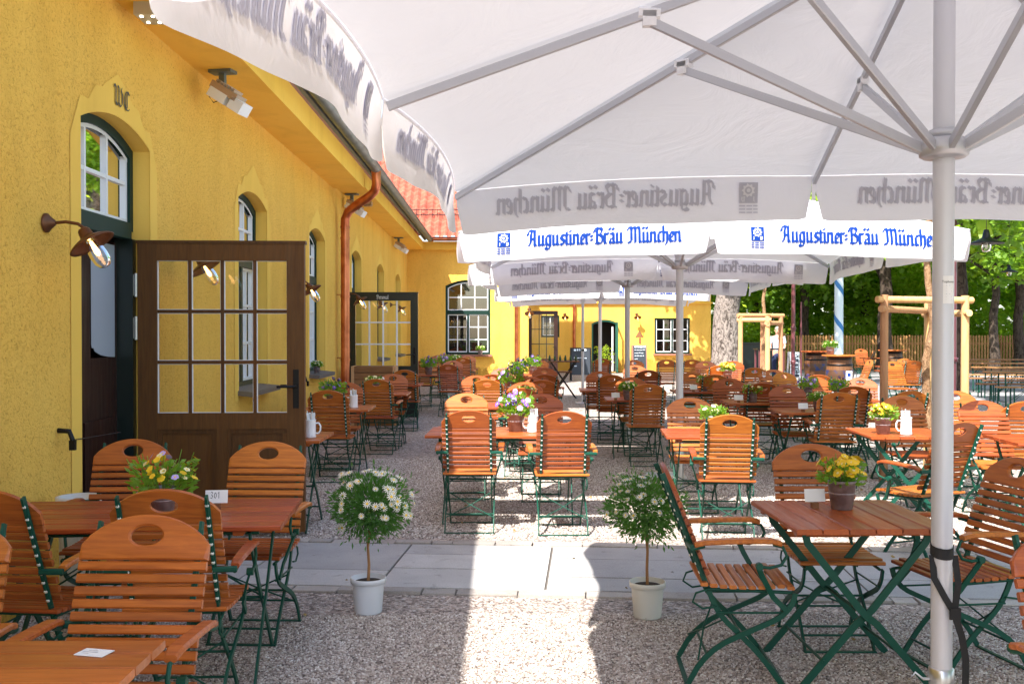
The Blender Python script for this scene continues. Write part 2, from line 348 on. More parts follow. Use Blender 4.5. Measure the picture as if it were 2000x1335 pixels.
# ------------------------------------------------------------------ blackletter pen
def _min(x, foot=True, top=True):
    p = [(x - .09, .86), (x, .98)] if top else [(x, .9)]
    p += [(x, .12)]
    p += [(x + .08, .0), (x + .17, .10)] if foot else [(x, .0)]
    return p
GL = {
 'i': ([_min(.1), [(.06, 1.30), (.14, 1.22)]], .32),
 'u': ([[(.01, .86), (.1, .98), (.1, .12), (.2, .0), (.42, .2)], _min(.46)], .68),
 'n': ([_min(.1, False), [(.1, .72), (.33, .98), (.46, .84), (.46, .12), (.54, 0), (.63, .1)]], .68),
 'm': ([_min(.1, False), [(.1, .72), (.33, .98), (.44, .84), (.44, .0)], [(.44, .72), (.67, .98), (.78, .84), (.78, .12), (.86, 0), (.95, .1)]], 1.0),
 'r': ([_min(.1), [(.1, .72), (.30, .98), (.42, .84)]], .46),
 'e': ([[(.36, .52), (.10, .36), (.10, .14)], [(.10, .78), (.10, .14), (.24, 0), (.42, .14)], [(.10, .78), (.27, .98), (.40, .78), (.38, .56)]], .48),
 'a': ([[(.12, .84), (.25, .98), (.44, .84), (.44, .12), (.52, 0), (.61, .1)], [(.44, .5), (.2, .46), (.10, .3), (.12, .1), (.24, 0), (.44, .2)]], .66),
 'g': ([[(.46, .86), (.25, .98), (.10, .80), (.10, .18), (.24, 0), (.46, .2)], [(.46, .98), (.46, -.12), (.32, -.34), (.10, -.30), (.02, -.18)], [(.40, .92), (.60, .98)]], .66),
 's': ([[(.42, .84), (.26, .98), (.12, .82), (.16, .60), (.36, .46), (.42, .24), (.30, .02), (.06, .14)]], .50),
 't': ([[(.14, 1.22), (.14, .12), (.24, 0), (.36, .12)], [(.00, .92), (.34, .92)]], .40),
 'c': ([[(.38, .86), (.24, .98), (.10, .80), (.10, .16), (.24, 0), (.38, .12)]], .44),
 'h': ([[(.04, 1.42), (.12, 1.52), (.12, .0)], [(.12, .72), (.33, .98), (.46, .84), (.46, .12), (.36, -.20), (.24, -.26)]], .62),
 'o': ([[(.10, .80), (.10, .16), (.26, 0), (.46, .18), (.46, .80), (.28, .98), (.10, .80)]], .60),
 'l': ([[(.04, 1.42), (.12, 1.52), (.12, .12), (.20, 0), (.30, .12)]], .34),
 ':': ([[(.02, .76), (.22, .70)], [(.02, .42), (.22, .36)]], .36),
 'A': ([[(.02, .98), (.02, 1.24), (.22, 1.50), (.48, 1.40), (.64, 1.50), (.64, .14), (.74, 0), (.86, .1)], [(.40, 1.38), (.30, 1.05), (.30, .5), (.20, .12), (.04, .02)], [(.30, .66), (.62, .66)]], .94),
 'B': ([[(.00, 1.05), (.02, 1.30), (.22, 1.50), (.40, 1.36)], [(.26, 1.34), (.26, .12)], [(.26, 1.26), (.54, 1.50), (.74, 1.28), (.56, .86), (.30, .84)], [(.52, .86), (.78, .62), (.76, .18), (.50, 0), (.26, .10), (.06, .0)]], .88),
 'M': ([[(-.02, 1.12), (.06, 1.36), (.22, 1.50), (.34, 1.34), (.34, .16), (.20, 0), (.04, .08)], [(.34, 1.18), (.58, 1.50), (.70, 1.34), (.70, .0)], [(.70, 1.18), (.94, 1.50), (1.08, 1.32), (1.08, .14), (1.18, 0), (1.30, .12)]], 1.34),
 'W': ([[(-.06, 1.22), (.06, 1.50), (.22, 1.30), (.20, .24), (.36, 0), (.60, .34)], [(.48, 1.50), (.60, 1.34), (.60, .24), (.78, 0), (1.04, .30), (1.06, .95), (.92, 1.25), (1.0, 1.50)]], 1.3),
 'C': ([[(.66, 1.24), (.50, 1.48), (.20, 1.36), (.06, 1.0), (.06, .42), (.26, .04), (.56, .06), (.70, .24)], [(.36, 1.40), (.36, .20)]], .8),
 'P': ([[(.00, 1.05), (.02, 1.30), (.22, 1.50), (.40, 1.36)], [(.26, 1.34), (.26, -.2)], [(.26, 1.26), (.54, 1.50), (.74, 1.28), (.70, .72), (.50, .56), (.26, .66)]], .86),
 ' ': ([], .40),
 '3': ([[(.02, 1.05), (.18, 1.25), (.38, 1.05), (.18, .72), (.42, .42), (.26, .08), (.0, .18)]], .6),
 '0': ([[(.1, .9), (.1, .3), (.3, .1), (.45, .4), (.4, .9), (.2, 1.1), (.1, .9)]], .6),
 '1': ([[(.08, .85), (.30, 1.25), (.30, .05)]], .5),
 'J': ([[(.3, 1.4), (.3, .2), (.05, .1)]], .5),
}
def _uml(base):
    st, w = GL[base]; return (st + [[(.04, 1.42), (.16, 1.27)], [(.36, 1.42), (.48, 1.27)]], w)
GL['ä'] = _uml('a'); GL['ü'] = _uml('u')
def pen(mb, text, size, place, nib=.15, ang=40, mi=0, sub=.35, rev=False):
    """write text; size = height of x (1 unit); place(x, y, lift) -> point. Returns the width written"""
    x0 = 0; k = 0
    for ch in text:
        st, w = GL[ch]
        for pl in st:
            for (ax, ay), (bx, by) in zip(pl[:-1], pl[1:]):
                L = sqrt((bx - ax) ** 2 + (by - ay) ** 2)
                if L < 1e-6: continue
                nx, ny = nib / 2 * cos(radians(ang)), nib / 2 * sin(radians(ang))
                dx, dy = (bx - ax) / L, (by - ay) / L
                if abs(dx * ny - dy * nx) < nib * .17: nx, ny = -dy * nib * .19, dx * nib * .19
                k += 1; lift = (k % 9) * .00006
                n_ = max(1, int(L / sub + .5)); e = .02
                for q in range(n_):
                    t0, t1 = q / n_, (q + 1) / n_
                    P = [(ax + dx * L * t0, ay + dy * L * t0), (ax + dx * L * t1, ay + dy * L * t1)]
                    quad = [(P[0][0] - nx, P[0][1] - ny), (P[0][0] + nx, P[0][1] + ny), (P[1][0] + nx, P[1][1] + ny), (P[1][0] - nx, P[1][1] - ny)]
                    mb.add([place((x0 + a) * size, b_ * size, lift) for a, b_ in quad], [(0, 1, 2, 3)], mi)
        x0 += w
    return x0 * size
def pen_width(text): return sum(GL[c][1] for c in text)

# ================================================================== GROUND
g = MB(); g.box((10, 40, -.55), (400, 400, 1)); struct(g.build('ground', M['grass']))
g = MB(); g.sheet([[(x, y, 0) for y in (-8, 41)] for x in (-4, 34)], sm=False); struct(g.build('beer_garden_gravel', M['gravel'])).location.z = -.004
g = MB(); g.sheet([[(x, y, 0) for y in (22.5, 41)] for x in (8.0, 34)], sm=False); struct(g.build('courtyard_asphalt', M['asphalt']))
TH = radians(-5.1)
def rot(x, y, c=(0, 6.75)): return (c[0] + x * cos(TH) - y * sin(TH), c[1] + x * sin(TH) + y * cos(TH))
# granite slab strip across the yard, slabs with joints, between two rows of rough kerb stones
g = MB(); r2 = random.Random(3); x = -2.55; Rz = Matrix.Rotation(TH, 3, 'Z')
while x < 9:
    w = r2.choice((.92, .98, 1.05)); cuts = r2.choice(([.42], [.5, .92], [.62], [.33, .85]))
    ys = [-.62] + [-.62 + c_ * 1.0 for c_ in cuts] + [.62]
    for a, b_ in zip(ys[:-1], ys[1:]):
        px, py = rot(x + w / 2, (a + b_) / 2); h = r2.uniform(-.0015, .0015)
        g.box((px, py, -.012 + h), (w - .016, b_ - a - .016, .04), Rz)
    x += w
struct(g.build('granite_slab_path', M['paver']))
g = MB(); x0, y0 = rot(3.2, 0); g.box((x0, y0, -.02), (11.6, 1.5, .034), Rz); struct(g.build('path_bedding', M['soil2']))
g = MB()
for side in (-1, 1):
    x = -2.6
    while x < 9:
        w = r2.uniform(.10, .42); d = r2.uniform(.09, .14); px, py = rot(x + w / 2, side * (.62 + .075) + r2.uniform(-.01, .01))
        R = Matrix.Rotation(TH + r2.uniform(-.05, .05), 3, 'Z'); g.box((px, py, -.012 + r2.uniform(-.006, .006)), (w - .012, d, .045), R)
        x += w
struct(g.build('rough_stone_kerb', M['kerb']))
g = MB(); px, py = rot(1.42, 4.35); g.box((px, py, .0), (.5, .5, .022), Rz); g.box((px, py, .002), (.42, .42, .022), Rz)
for k in range(6): g.box((px, py - .16 + k * .064, .0145), (.34, .012, .004), Rz)
tag(g.build('manhole_cover', M['zinc']), 'square grey metal cover let into the gravel behind the two sunlit chairs', 'drain cover')

def pebbles(name, x0, x1, y0, y1, dens, rad, seed):
    g = MB(); g.sheet([[(x, y, -.002) for y in (y0, y1)] for x in (x0, x1)], sm=False); o = g.build(name, M['pebble'])
    ng = bpy.data.node_groups.new(name, 'GeometryNodeTree'); ng.interface.new_socket('Geometry', in_out='INPUT', socket_type='NodeSocketGeometry'); ng.interface.new_socket('Geometry', in_out='OUTPUT', socket_type='NodeSocketGeometry')
    N_ = ng.nodes; L_ = ng.links; i = N_.new('NodeGroupInput'); ou = N_.new('NodeGroupOutput'); d = N_.new('GeometryNodeDistributePointsOnFaces'); d.inputs['Density'].default_value = dens; d.inputs['Seed'].default_value = seed
    ico = N_.new('GeometryNodeMeshIcoSphere'); ico.inputs['Radius'].default_value = 1; ico.inputs['Subdivisions'].default_value = 1
    sm_ = N_.new('GeometryNodeSetMaterial'); sm_.inputs['Material'].default_value = M['pebble']; inst = N_.new('GeometryNodeInstanceOnPoints')
    rv = N_.new('FunctionNodeRandomValue'); rv.data_type = 'FLOAT_VECTOR'; rv.inputs[0].default_value = (rad * .55, rad * .55, rad * .4); rv.inputs[1].default_value = (rad * 1.35, rad * 1.2, rad * .8)
    rr = N_.new('FunctionNodeRandomValue'); rr.data_type = 'FLOAT_VECTOR'; rr.inputs[0].default_value = (-.5, -.5, 0); rr.inputs[1].default_value = (.5, .5, 6.28); rr.inputs['Seed'].default_value = 5
    L_.new(i.outputs[0], d.inputs[0]); L_.new(d.outputs['Points'], inst.inputs['Points']); L_.new(ico.outputs[0], sm_.inputs[0]); L_.new(sm_.outputs[0], inst.inputs['Instance']); L_.new(rv.outputs[0], inst.inputs['Scale']); L_.new(rr.outputs[0], inst.inputs['Rotation']); L_.new(inst.outputs[0], ou.inputs[0])
    md = o.modifiers.new('scatter', 'NODES'); md.node_group = ng
    tag(o, 'loose grey brown pebbles covering the ' + ('near ' if y0 < 5 else 'far ') + 'side of the slab path', 'gravel', kind='stuff')
m = mat('pebble', (.4, .34, .3), .85, spec=.3); n, l, b = nt(m); oi = n.new('ShaderNodeObjectInfo')
l.new(ramp(m, oi.outputs['Random'], [(0, (.13, .105, .095)), (.2, (.31, .255, .225)), (.55, (.46, .395, .35)), (.85, (.58, .52, .475)), (1, (.76, .73, .70))]), b.inputs['Base Color']); M['pebble'] = m
pebbles('loose_gravel', -2.7, 5.0, 2.6, 5.62, 8500, .0068, 1)
pebbles('loose_gravel', -2.7, 5.6, 7.68, 12.5, 3800, .0088, 2)

# ================================================================== MAIN BUILDING
XW = -2.70
def Tmain(yc): return lambda a, b, z: (XW + b, yc + a, z)
def Twing(xc, yw): return lambda a, b, z: (xc + a, yw - b, z)
ARCH_N = 14
def arch_z(a, w, spring, rise): return spring + rise * (1 - (2 * a / w) ** 2)
def wall_face(mb, T, a0, a1, z0, z1, ops, depth=.20, mi=0, ms=1):
    cur = a0
    for (ac, w, sill, spring, rise) in ops:
        l_, r_ = ac - w / 2, ac + w / 2
        if l_ > cur: mb.add([T(cur, 0, z0), T(l_, 0, z0), T(l_, 0, z1), T(cur, 0, z1)], [(0, 1, 2, 3)], mi)
        if sill > z0: mb.add([T(l_, 0, z0), T(r_, 0, z0), T(r_, 0, sill), T(l_, 0, sill)], [(0, 1, 2, 3)], mi)
        A = [l_ + w * k / ARCH_N for k in range(ARCH_N + 1)]
        for p, q in zip(A[:-1], A[1:]):
            zp, zq = arch_z(p - ac, w, spring, rise), arch_z(q - ac, w, spring, rise)
            mb.add([T(p, 0, zp), T(q, 0, zq), T(q, 0, z1), T(p, 0, z1)], [(0, 1, 2, 3)], mi)
            mb.add([T(p, 0, zp), T(q, 0, zq), T(q, -depth, zq), T(p, -depth, zp)], [(0, 1, 2, 3)], ms)
        for e in (l_, r_): mb.add([T(e, 0, sill), T(e, 0, spring), T(e, -depth, spring), T(e, -depth, sill)], [(0, 1, 2, 3)], ms)
        mb.add([T(l_, 0, sill), T(r_, 0, sill), T(r_, -depth, sill), T(l_, -depth, sill)], [(0, 1, 2, 3)], ms)
        cur = r_
    if cur < a1: mb.add([T(cur, 0, z0), T(a1, 0, z0), T(a1, 0, z1), T(cur, 0, z1)], [(0, 1, 2, 3)], mi)
def surround(mb, T, ac, w, sill, spring, rise, prot=.004):
    """smooth plaster band round an opening with its little stepped gable"""
    o = .15; l_, r_ = ac - w / 2, ac + w / 2
    out = lambda a: (3.12 + .0 if abs(a) > w * .40 else 3.12 + .13 + .16 * max(0, 1 - abs(a) / (w * .22)) ** .8 if abs(a) < w * .30 else 3.12 + .13 * (w * .40 - abs(a)) / (w * .10)) 
    N = 40
    for k in range(N):
        p, q = -w / 2 - o + (w + 2 * o) * k / N, -w / 2 - o + (w + 2 * o) * (k + 1) / N
        def top(a): 
            if abs(a) > w / 2: return 3.12 - .28 * (abs(a) - w / 2) / o
            return out(a)
        def bot(a): return arch_z(a, w, spring, rise) if abs(a) < w / 2 else None
        if abs((p + q) / 2) >= w / 2:
            mb.add([T(ac + p, prot, max(sill - .1, .0)), T(ac + q, prot, max(sill - .1, .0)), T(ac + q, prot, top(q)), T(ac + p, prot, top(p))], [(0, 1, 2, 3)])
        else:
            cl = lambda a: max(-w / 2, min(w / 2, a))
            mb.add([T(ac + p, prot, arch_z(cl(p), w, spring, rise)), T(ac + q, prot, arch_z(cl(q), w, spring, rise)), T(ac + q, prot, top(q)), T(ac + p, prot, top(p))], [(0, 1, 2, 3)])
def arch_window(parent, T, ac, w, sill, spring, rise, label=None, b0=-.13, fanlight=2.36, cols=4, rows=3, fan_only=False, fm='framegreen', sash='white', name='window'):
    f = MB(); fw = .065
    N = ARCH_N; zb = sill if not fan_only else fanlight
    A = [-w / 2 + w * k / N for k in range(N + 1)]
    sc = (w - 2 * fw) / w
    def ring(s, dz): return [( -w / 2 * s, zb + dz)] + [(a * s, arch_z(a, w, spring, rise) - dz * 1.0) for a in A] + [(w / 2 * s, zb + dz)]
    o_, i_ = ring(1, 0), ring(sc, fw); n_ = len(o_)
    for k in range(n_):
        k2 = (k + 1) % n_
        P = [(o_[k], b0), (o_[k2], b0), (i_[k2], b0), (i_[k], b0)]
        f.add([T(ac + p[0], b_, p[1]) for p, b_ in P], [(0, 1, 2, 3)])
        f.add([T(ac + i_[k][0], b0, i_[k][1]), T(ac + i_[k2][0], b0, i_[k2][1]), T(ac + i_[k2][0], b0 - .07, i_[k2][1]), T(ac + i_[k][0], b0 - .07, i_[k][1])], [(0, 1, 2, 3)])
    def bx(mb, a0, a1, z0, z1, bf, bb, mi=0):
        vs = [T(ac + a, b_, z) for b_ in (bf, bb) for a, z in ((a0, z0), (a1, z0), (a1, z1), (a0, z1))]
        mb.add(vs, [(0, 1, 2, 3), (7, 6, 5, 4), (0, 4, 5, 1), (1, 5, 6, 2), (2, 6, 7, 3), (3, 7, 4, 0)], mi)
    if fanlight: bx(f, -w / 2 + fw, w / 2 - fw, fanlight - .06, fanlight + .06, b0 + .012, b0 - .07)
    fr = f.build(name, M[fm], parent)
    g = MB(); iw = w / 2 - fw; t = .030; m_ = .014; bs, be = b0 - .022, b0 - .060
    # fanlight sash
    if fanlight:
        zf = fanlight + .06
        for a in (-iw + t / 2, iw - t / 2, -iw / 3, iw / 3):
            ww = t / 2 if abs(a) > iw * .5 else m_
            bx(g, a - ww, a + ww, zf + t, arch_z(a, w, spring, rise) - fw - .012, bs, be)
        bx(g, -iw, iw, zf, zf + t, bs, be)
        zm = (zf + spring) / 2 + .02; bx(g, -iw + t, iw - t, zm - m_, zm + m_, bs - .003, be)
        for k in range(N):
            p, q = A[k] * sc, A[k + 1] * sc
            zp, zq = arch_z(A[k], w, spring, rise) - fw, arch_z(A[k + 1], w, spring, rise) - fw
            g.add([T(ac + p, bs + .002, zp), T(ac + q, bs + .002, zq), T(ac + q, bs + .002, zq - t), T(ac + p, bs + .002, zp - t)], [(0, 1, 2, 3)])
    if not fan_only:
        z0, z1 = sill + fw, (fanlight - .06 if fanlight else spring - .0)
        if cols == 4:
            halves = ((-iw, -.02), (.02, iw))
            bx(f, 0, 0, 0, 0, 0, 0)
            fm_ = MB(); bx(fm_, -.028, .028, z0, z1, b0 + .006, b0 - .07); fm_.build('mullion', M[fm], fr)
        else: halves = ((-iw, iw),)
        for (h0, h1) in halves:
            bx(g, h0, h0 + t, z0, z1, bs, be); bx(g, h1 - t, h1, z0, z1, bs, be); bx(g, h0 + t, h1 - t, z0, z0 + t, bs, be); bx(g, h0 + t, h1 - t, z1 - t, z1, bs, be)
            nc = 2 if cols == 4 else cols
            for k in range(1, nc):
                a = h0 + (h1 - h0) * k / nc; bx(g, a - m_, a + m_, z0 + t, z1 - t, bs - .003, be)
            for k in range(1, rows):
                z = z0 + (z1 - z0) * k / rows; bx(g, h0 + t, h1 - t, z - m_, z + m_, bs - .006, be)
    g.build('sash_bars', M[sash], fr)
    p = MB(); vs = [T(ac - iw, b0 - .045, zb + .01)] + [T(ac + a * sc, b0 - .045, arch_z(a, w, spring, rise) - fw) for a in A] + [T(ac + iw, b0 - .045, zb + .01)]
    p.add(vs, [tuple(range(len(vs)))]); p.build('pane', M['glass'], fr)
    return fr

main = tag(empty('restaurant_building', (XW, 14, 0)), 'long yellow rough plastered building with arched green framed windows along the left side', 'building')
def mpart(mb, name, mats):
    o = mb.build(name, mats, main); o.location = (-XW, -14, 0); return o
SP, RS, OW = 2.98, .13, 1.29
ops = [(7.10, OW, .02, SP, RS), (10.98, OW, .98, SP, RS), (14.83, OW, .98, SP, RS), (18.9, OW, .02, SP, RS), (22.7, OW, .98, SP, RS), (26.6, OW, .98, SP, RS)]
T0 = Tmain(0)
g = MB(); wall_face(g, T0, -6, 29.3, -.05, 3.95, ops); mpart(g, 'wall', [M['plaster'], M['smooth']])
for op in ops: g = MB(); surround(g, T0, *op); mpart(g, 'smooth_window_surround', M['smooth'])
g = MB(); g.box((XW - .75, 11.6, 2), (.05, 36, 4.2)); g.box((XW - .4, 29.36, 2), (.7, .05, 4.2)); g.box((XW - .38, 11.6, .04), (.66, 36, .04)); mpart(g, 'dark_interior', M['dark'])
# cornice: two lengths with a gap where the downpipe passes
g = MB(); g.box((XW + .24, 5.15, 4.06), (.52, 22.3, .28)); mpart(g, 'cornice', M['cornice'])
g = MB(); g.box((XW + .23, 22.9, 4.09), (.50, 12.78, .24)); mpart(g, 'cornice', M['cornice'])
g = MB(); g.box((XW - .2, 11.6, 4.10), (.38, 36, .3)); mpart(g, 'cornice', M['cornice'])
# plinth strip of plaster edge where the wall steps at the pipe
g = MB(); g.box((XW + .008, 5.0, 1.96), (.014, .02, 3.9)); 
g = MB()
for s_ in (0,):
    P0, P1 = Vector((-2.02, 0, 4.26)), Vector((-7.0, 0, 8.4))
    vs = []
    for y in (-6, 31.5):
        vs += [(P0.x, y, P0.z), (P1.x, y, P1.z), (P1.x, y, P1.z + .1), (P0.x, y, P0.z + .08)]
    g.add(vs, [(0, 1, 2, 3), (4, 7, 6, 5), (0, 4, 5, 1), (1, 5, 6, 2), (2, 6, 7, 3), (3, 7, 4, 0)])
mpart(g, 'roof', M['tiles'])
# half round gutter with seams
g = MB(); ring_ = [(.085 * cos(t), .085 * sin(t)) for t in [pi + pi * k / 10 for k in range(11)]]
g.sheet([[(-2.0 + a, y, 4.24 + b_) for a, b_ in ring_] for y in (-6, 28.75)])
for k in range(70):
    y = -5.8 + k * .5
    g.sheet([[(-2.0 + a * 1.05, y + d, 4.24 + b_ * 1.05) for a, b_ in ring_] for d in (0, .03)])
g.tube([(-1.915, -6, 4.24), (-1.915, 28.75, 4.24)], .012, 6)
g.box((-2.13, 11.3, 4.215), (.05, 34.8, .05))
mpart(g, 'gutter', M['gutter'])
g = MB(); pts = [(-2.0, 16.25, 4.16), (-2.0, 16.27, 3.98), (-2.03, 16.3, 3.88), (-2.12, 16.36, 3.80), (-2.38, 16.52, 3.66), (-2.50, 16.58, 3.58), (-2.56, 16.6, 3.45), (-2.56, 16.6, 3.2), (-2.56, 16.6, 0.0)]
g.tube(pts, .074, 16)
for z in (3.30, 3.12, 2.15, 1.1): g.tube([(-2.56, 16.6, z), (-2.56, 16.6, z + .035)], .082, 14)
for z in (2.2, 1.15): g.tube([(-2.70, 16.6, z), (-2.60, 16.6, z)], .008, 6)
g.tube([(-2.0, 16.25, 4.20), (-2.0, 16.25, 4.05)], [.085, .066], 14)
mpart(g, 'downpipe', M['copper'])
class Off:     # parent wrapper: window parts are built in world coordinates under the building
    pass
def fix(o): o.location = (-XW, -14, 0); return o
for (yc, w, sill, sp, rs) in ops:
    door = sill < .1
    fr = fix(arch_window(main, T0, yc, w, sill, sp, rs, fan_only=door))
    if not door:
        s_ = MB(); s_.box((XW + .0, yc, .955), (.30, w + .06, .05), Matrix.Rotation(radians(6), 3, 'Y')); s_.build('sill', M['stonesill'], fr)
# door frames in the two door openings and what stands in them
for k, yc in enumerate((7.10, 18.9)):
    f = MB(); f.box((XW - .18, yc - OW / 2 + .04, 1.16), (.12, .08, 2.28)); mpart(f, 'door_jamb', M['blackgreen'])
    f = MB(); f.box((XW - .18, yc + OW / 2 - .035, 1.16), (.14, .07, 2.28)); mpart(f, 'door_jamb', M['blackgreen'])
    d = MB(); X = XW - .26
    d.box((X, yc - .25, 1.14), (.05, .68, 2.26)); d.box((X, yc + .56, 1.14), (.05, .07, 2.26)); d.box((X, yc + .31, .70), (.045, .43, 1.40))
    d.box((X + .03, yc + .2, .55), (.02, .5, .8))
    do = mpart(d, 'inner_door', M['darkdoor'])
    p = MB(); N = 12; pts = [(yc + .10, 1.475), (yc + .13, 1.475), (yc + .15, 1.45), (yc + .26, 1.42), (yc + .40, 1.405), (yc + .53, 1.40), (yc + .53, 2.25), (yc + .09, 2.25), (yc + .09, 1.50)]
    p.add([(X + .029, a, z) for a, z in pts], [tuple(range(len(pts)))]); p.build('frosted_pane', M['frosted'], do)

def open_leaf(name, x0, y0, width, height, ang, wood, bars, letters=None, bottom=.04):
    """door leaf opened out from the wall: local x along the leaf, -y towards the viewer"""
    e = bpy.data.objects.new(name, None); COL.objects.link(e); e.parent = main; e.location = (x0 - XW, y0 - 14, 0); e.rotation_euler = (0, 0, ang)
    W_, H = width, height; t = .066
    f = MB(); z0 = bottom; gx0, gx1, gz0, gz1 = .145, W_ - .135, .965, 2.14
    def bx(mb, a0, a1, c0, c1, th=t, mi=0): mb.box(((a0 + a1) / 2, 0, (c0 + c1) / 2), (a1 - a0, th, c1 - c0), None, mi)
    bx(f, 0, gx0, z0, H); bx(f, gx1, W_, z0, H); bx(f, gx0, gx1, gz1, H, t - .002); bx(f, gx0, gx1, .84, gz0, t - .002); bx(f, gx0, gx1, z0, .15, t - .002)
    bx(f, W_ / 2 - .04, W_ / 2 + .04, .15, .84, t - .004); bx(f, gx0, W_ / 2 - .04, .15, .84, .02); bx(f, W_ / 2 + .04, gx1, .15, .84, .02)
    for (a0, a1) in ((gx0, W_ / 2 - .04), (W_ / 2 + .04, gx1)):
        for sgn in (-1, 1):
            m0, m1 = .035, .05
            for q in ((a0, a1, .15, .15 + m0), (a0, a1, .84 - m0, .84), (a0, a0 + m0, .15 + m0, .84 - m0), (a1 - m0, a1, .15 + m0, .84 - m0)):
                f.box(((q[0] + q[1]) / 2, sgn * .016, (q[2] + q[3]) / 2), (q[1] - q[0], .012, q[3] - q[2]))
    f.box((W_ / 2, .0, H + .012), (W_ + .02, t + .012, .024))
    lf = f.build('door_leaf', M[wood], e)
    b_ = MB()
    for k in range(1, 4):
        a = gx0 + (gx1 - gx0) * k / 4; b_.box((a, 0, (gz0 + gz1) / 2), (.026, .034, gz1 - gz0))
    for k in range(1, 3):
        z = gz0 + (gz1 - gz0) * k / 3; b_.box(((gx0 + gx1) / 2, 0, z), (gx1 - gx0, .031, .026))
    b_.build('glazing_bars', M[bars], e)
    if wood == 'doorwood':
        q = MB()
        for i in range(4):
            for j in range(3):
                a0 = gx0 + (gx1 - gx0) * i / 4 + (.013 if i else 0); a1 = gx0 + (gx1 - gx0) * (i + 1) / 4 - (.013 if i < 3 else 0)
                c0 = gz0 + (gz1 - gz0) * j / 3 + (.013 if j else 0); c1 = gz0 + (gz1 - gz0) * (j + 1) / 3 - (.013 if j < 2 else 0)
                w_ = .0045
                for r_ in ((a0, a0 + w_, c0, c1), (a1 - w_, a1, c0, c1), (a0 + w_, a1 - w_, c0, c0 + w_), (a0 + w_, a1 - w_, c1 - w_, c1)):
                    q.box(((r_[0] + r_[1]) / 2, 0, (r_[2] + r_[3]) / 2), (r_[1] - r_[0], .022, r_[3] - r_[2]))
        q.build('white_putty_bead', M['white'], e)
    p = MB(); p.add([(gx0, .0, gz0), (gx1, .0, gz0), (gx1, .0, gz1), (gx0, .0, gz1)], [(0, 1, 2, 3)]); p.build('pane', M['doorglass'], e)
    h = MB(); hx = W_ - .065
    for sgn in (-1, 1):
        h.bar((hx, sgn * (t / 2 + .004), 1.0), (hx, sgn * (t / 2 + .004), 1.30), .045, .008, (0, 1, 0))
        h.tube([(hx, sgn * .03, 1.17), (hx, sgn * .075, 1.17), (hx - .02, sgn * .085, 1.17), (hx - .14, sgn * .08, 1.168)], .010, 8)
    h.build('handle', M['iron'], e)
    for z in (1.95, 1.62, .35):
        hg = MB(); hg.tube([(-.012, -.03, z - .09), (-.012, -.03, z + .09)], .013, 8); hg.box((-.045, -.02, z), (.05, .012, .16))
        hg.build('hinge', M['zinc'], e)
    if letters:
        w_ = pen_width(letters) * .048; q = MB()
        pen(q, letters, .048, lambda x, z, lf_: (W_ / 2 - w_ / 2 + x, -t / 2 - .003 - lf_, 2.17 + z), nib=.17)
        q.build('lettering', M['white'], e)
    return e
open_leaf('door', -2.78, 7.72, 1.27, 2.27, radians(2.2), 'doorwood', 'doorwood')
open_leaf('door', -2.74, 18.05, 1.28, 2.27, radians(-3), 'blackgreen', 'white', 'Personal')
g = MB(); w_ = pen_width('WC') * .095 * 1.5
pen(g, 'WC', .095, lambda x, z, lf_: (XW + .012 + lf_, 7.16 - w_ / 2 + x * 1.5, 3.185 + z), nib=.17); mpart(g, 'lettering', M['iron'])

# ---- wall lamps
def make_wall_lamp():
    r = tag(empty('wall_lamp'), 'x', 'wall lamp')
    g = MB(); R = Matrix.Rotation(radians(90), 3, 'Y'); g.lathe([(.058, 0), (.058, .012), (.045, .022), (.022, .05), (.014, .06)], 20, (0, 0, 0), R)
    g.build('wall_plate', M['lampmetal'], r)
    g = MB(); g.tube([(.05, 0, 0), (.12, 0, .006), (.19, 0, -.005), (.235, 0, -.035), (.25, 0, -.065)], .010, 8); g.build('arm', M['lampmetal'], r)
    R = Matrix.Rotation(radians(-32), 3, 'Y')
    g = MB(); g.lathe([(.0, .085), (.026, .083), (.036, .070), (.040, .035), (.050, .022), (.085, .010), (.125, -.010), (.140, -.024), (.137, -.028), (.120, -.016), (.08, .002), (.045, .010), (.0, .012)], 32, (.262, 0, -.105), R)
    g.build('shade', M['lampmetal'], r)
    g = MB(); g.lathe([(.040, .0), (.048, -.04), (.053, -.10), (.049, -.145), (.033, -.175), (.0, -.187)], 20, (.262, 0, -.105), R); g.build('glass_cover', M['lampglass'], r)
    g = MB(); g.lathe([(.0, .0), (.010, -.01), (.014, -.05), (.017, -.08), (.011, -.10), (.0, -.106)], 14, (.262, 0, -.105), R); g.build('bulb', M['lamplight'], r)
    return Proto(r)
WL = make_wall_lamp(); GRP = 'gooseneck lamps on the yellow walls'
for y, lb in ((5.96, 'brown gooseneck wall lamp with lit bulb just left of the WC doorway, the largest lamp'),
              (8.25, 'brown gooseneck lamp on the wall seen through the top panes of the brown open door'),
              (12.9, 'brown gooseneck wall lamp just right of the brown open door edge'),
              (17.4, 'small gooseneck wall lamp in front of the top left corner of the black green door'),
              (20.7, 'small gooseneck wall lamp seen through the middle panes of the black green door'),
              (24.7, 'tiny gooseneck wall lamp seen through the right panes of the black green door')):
    WL.put(XW + .004, y, 2.24, 0, lb, GRP)
for x, y, lb in ((.88, 29.22, 'small wall lamp at the corner above the far brown glazed door'), (2.5, 37.95, 'tiny wall lamp left of the rear copper downpipe'),
                 (5.25, 37.95, 'tiny wall lamp on the rear yellow wall above the small arrow sign')):
    WL.put(x, y, 2.22, -90, lb, GRP)

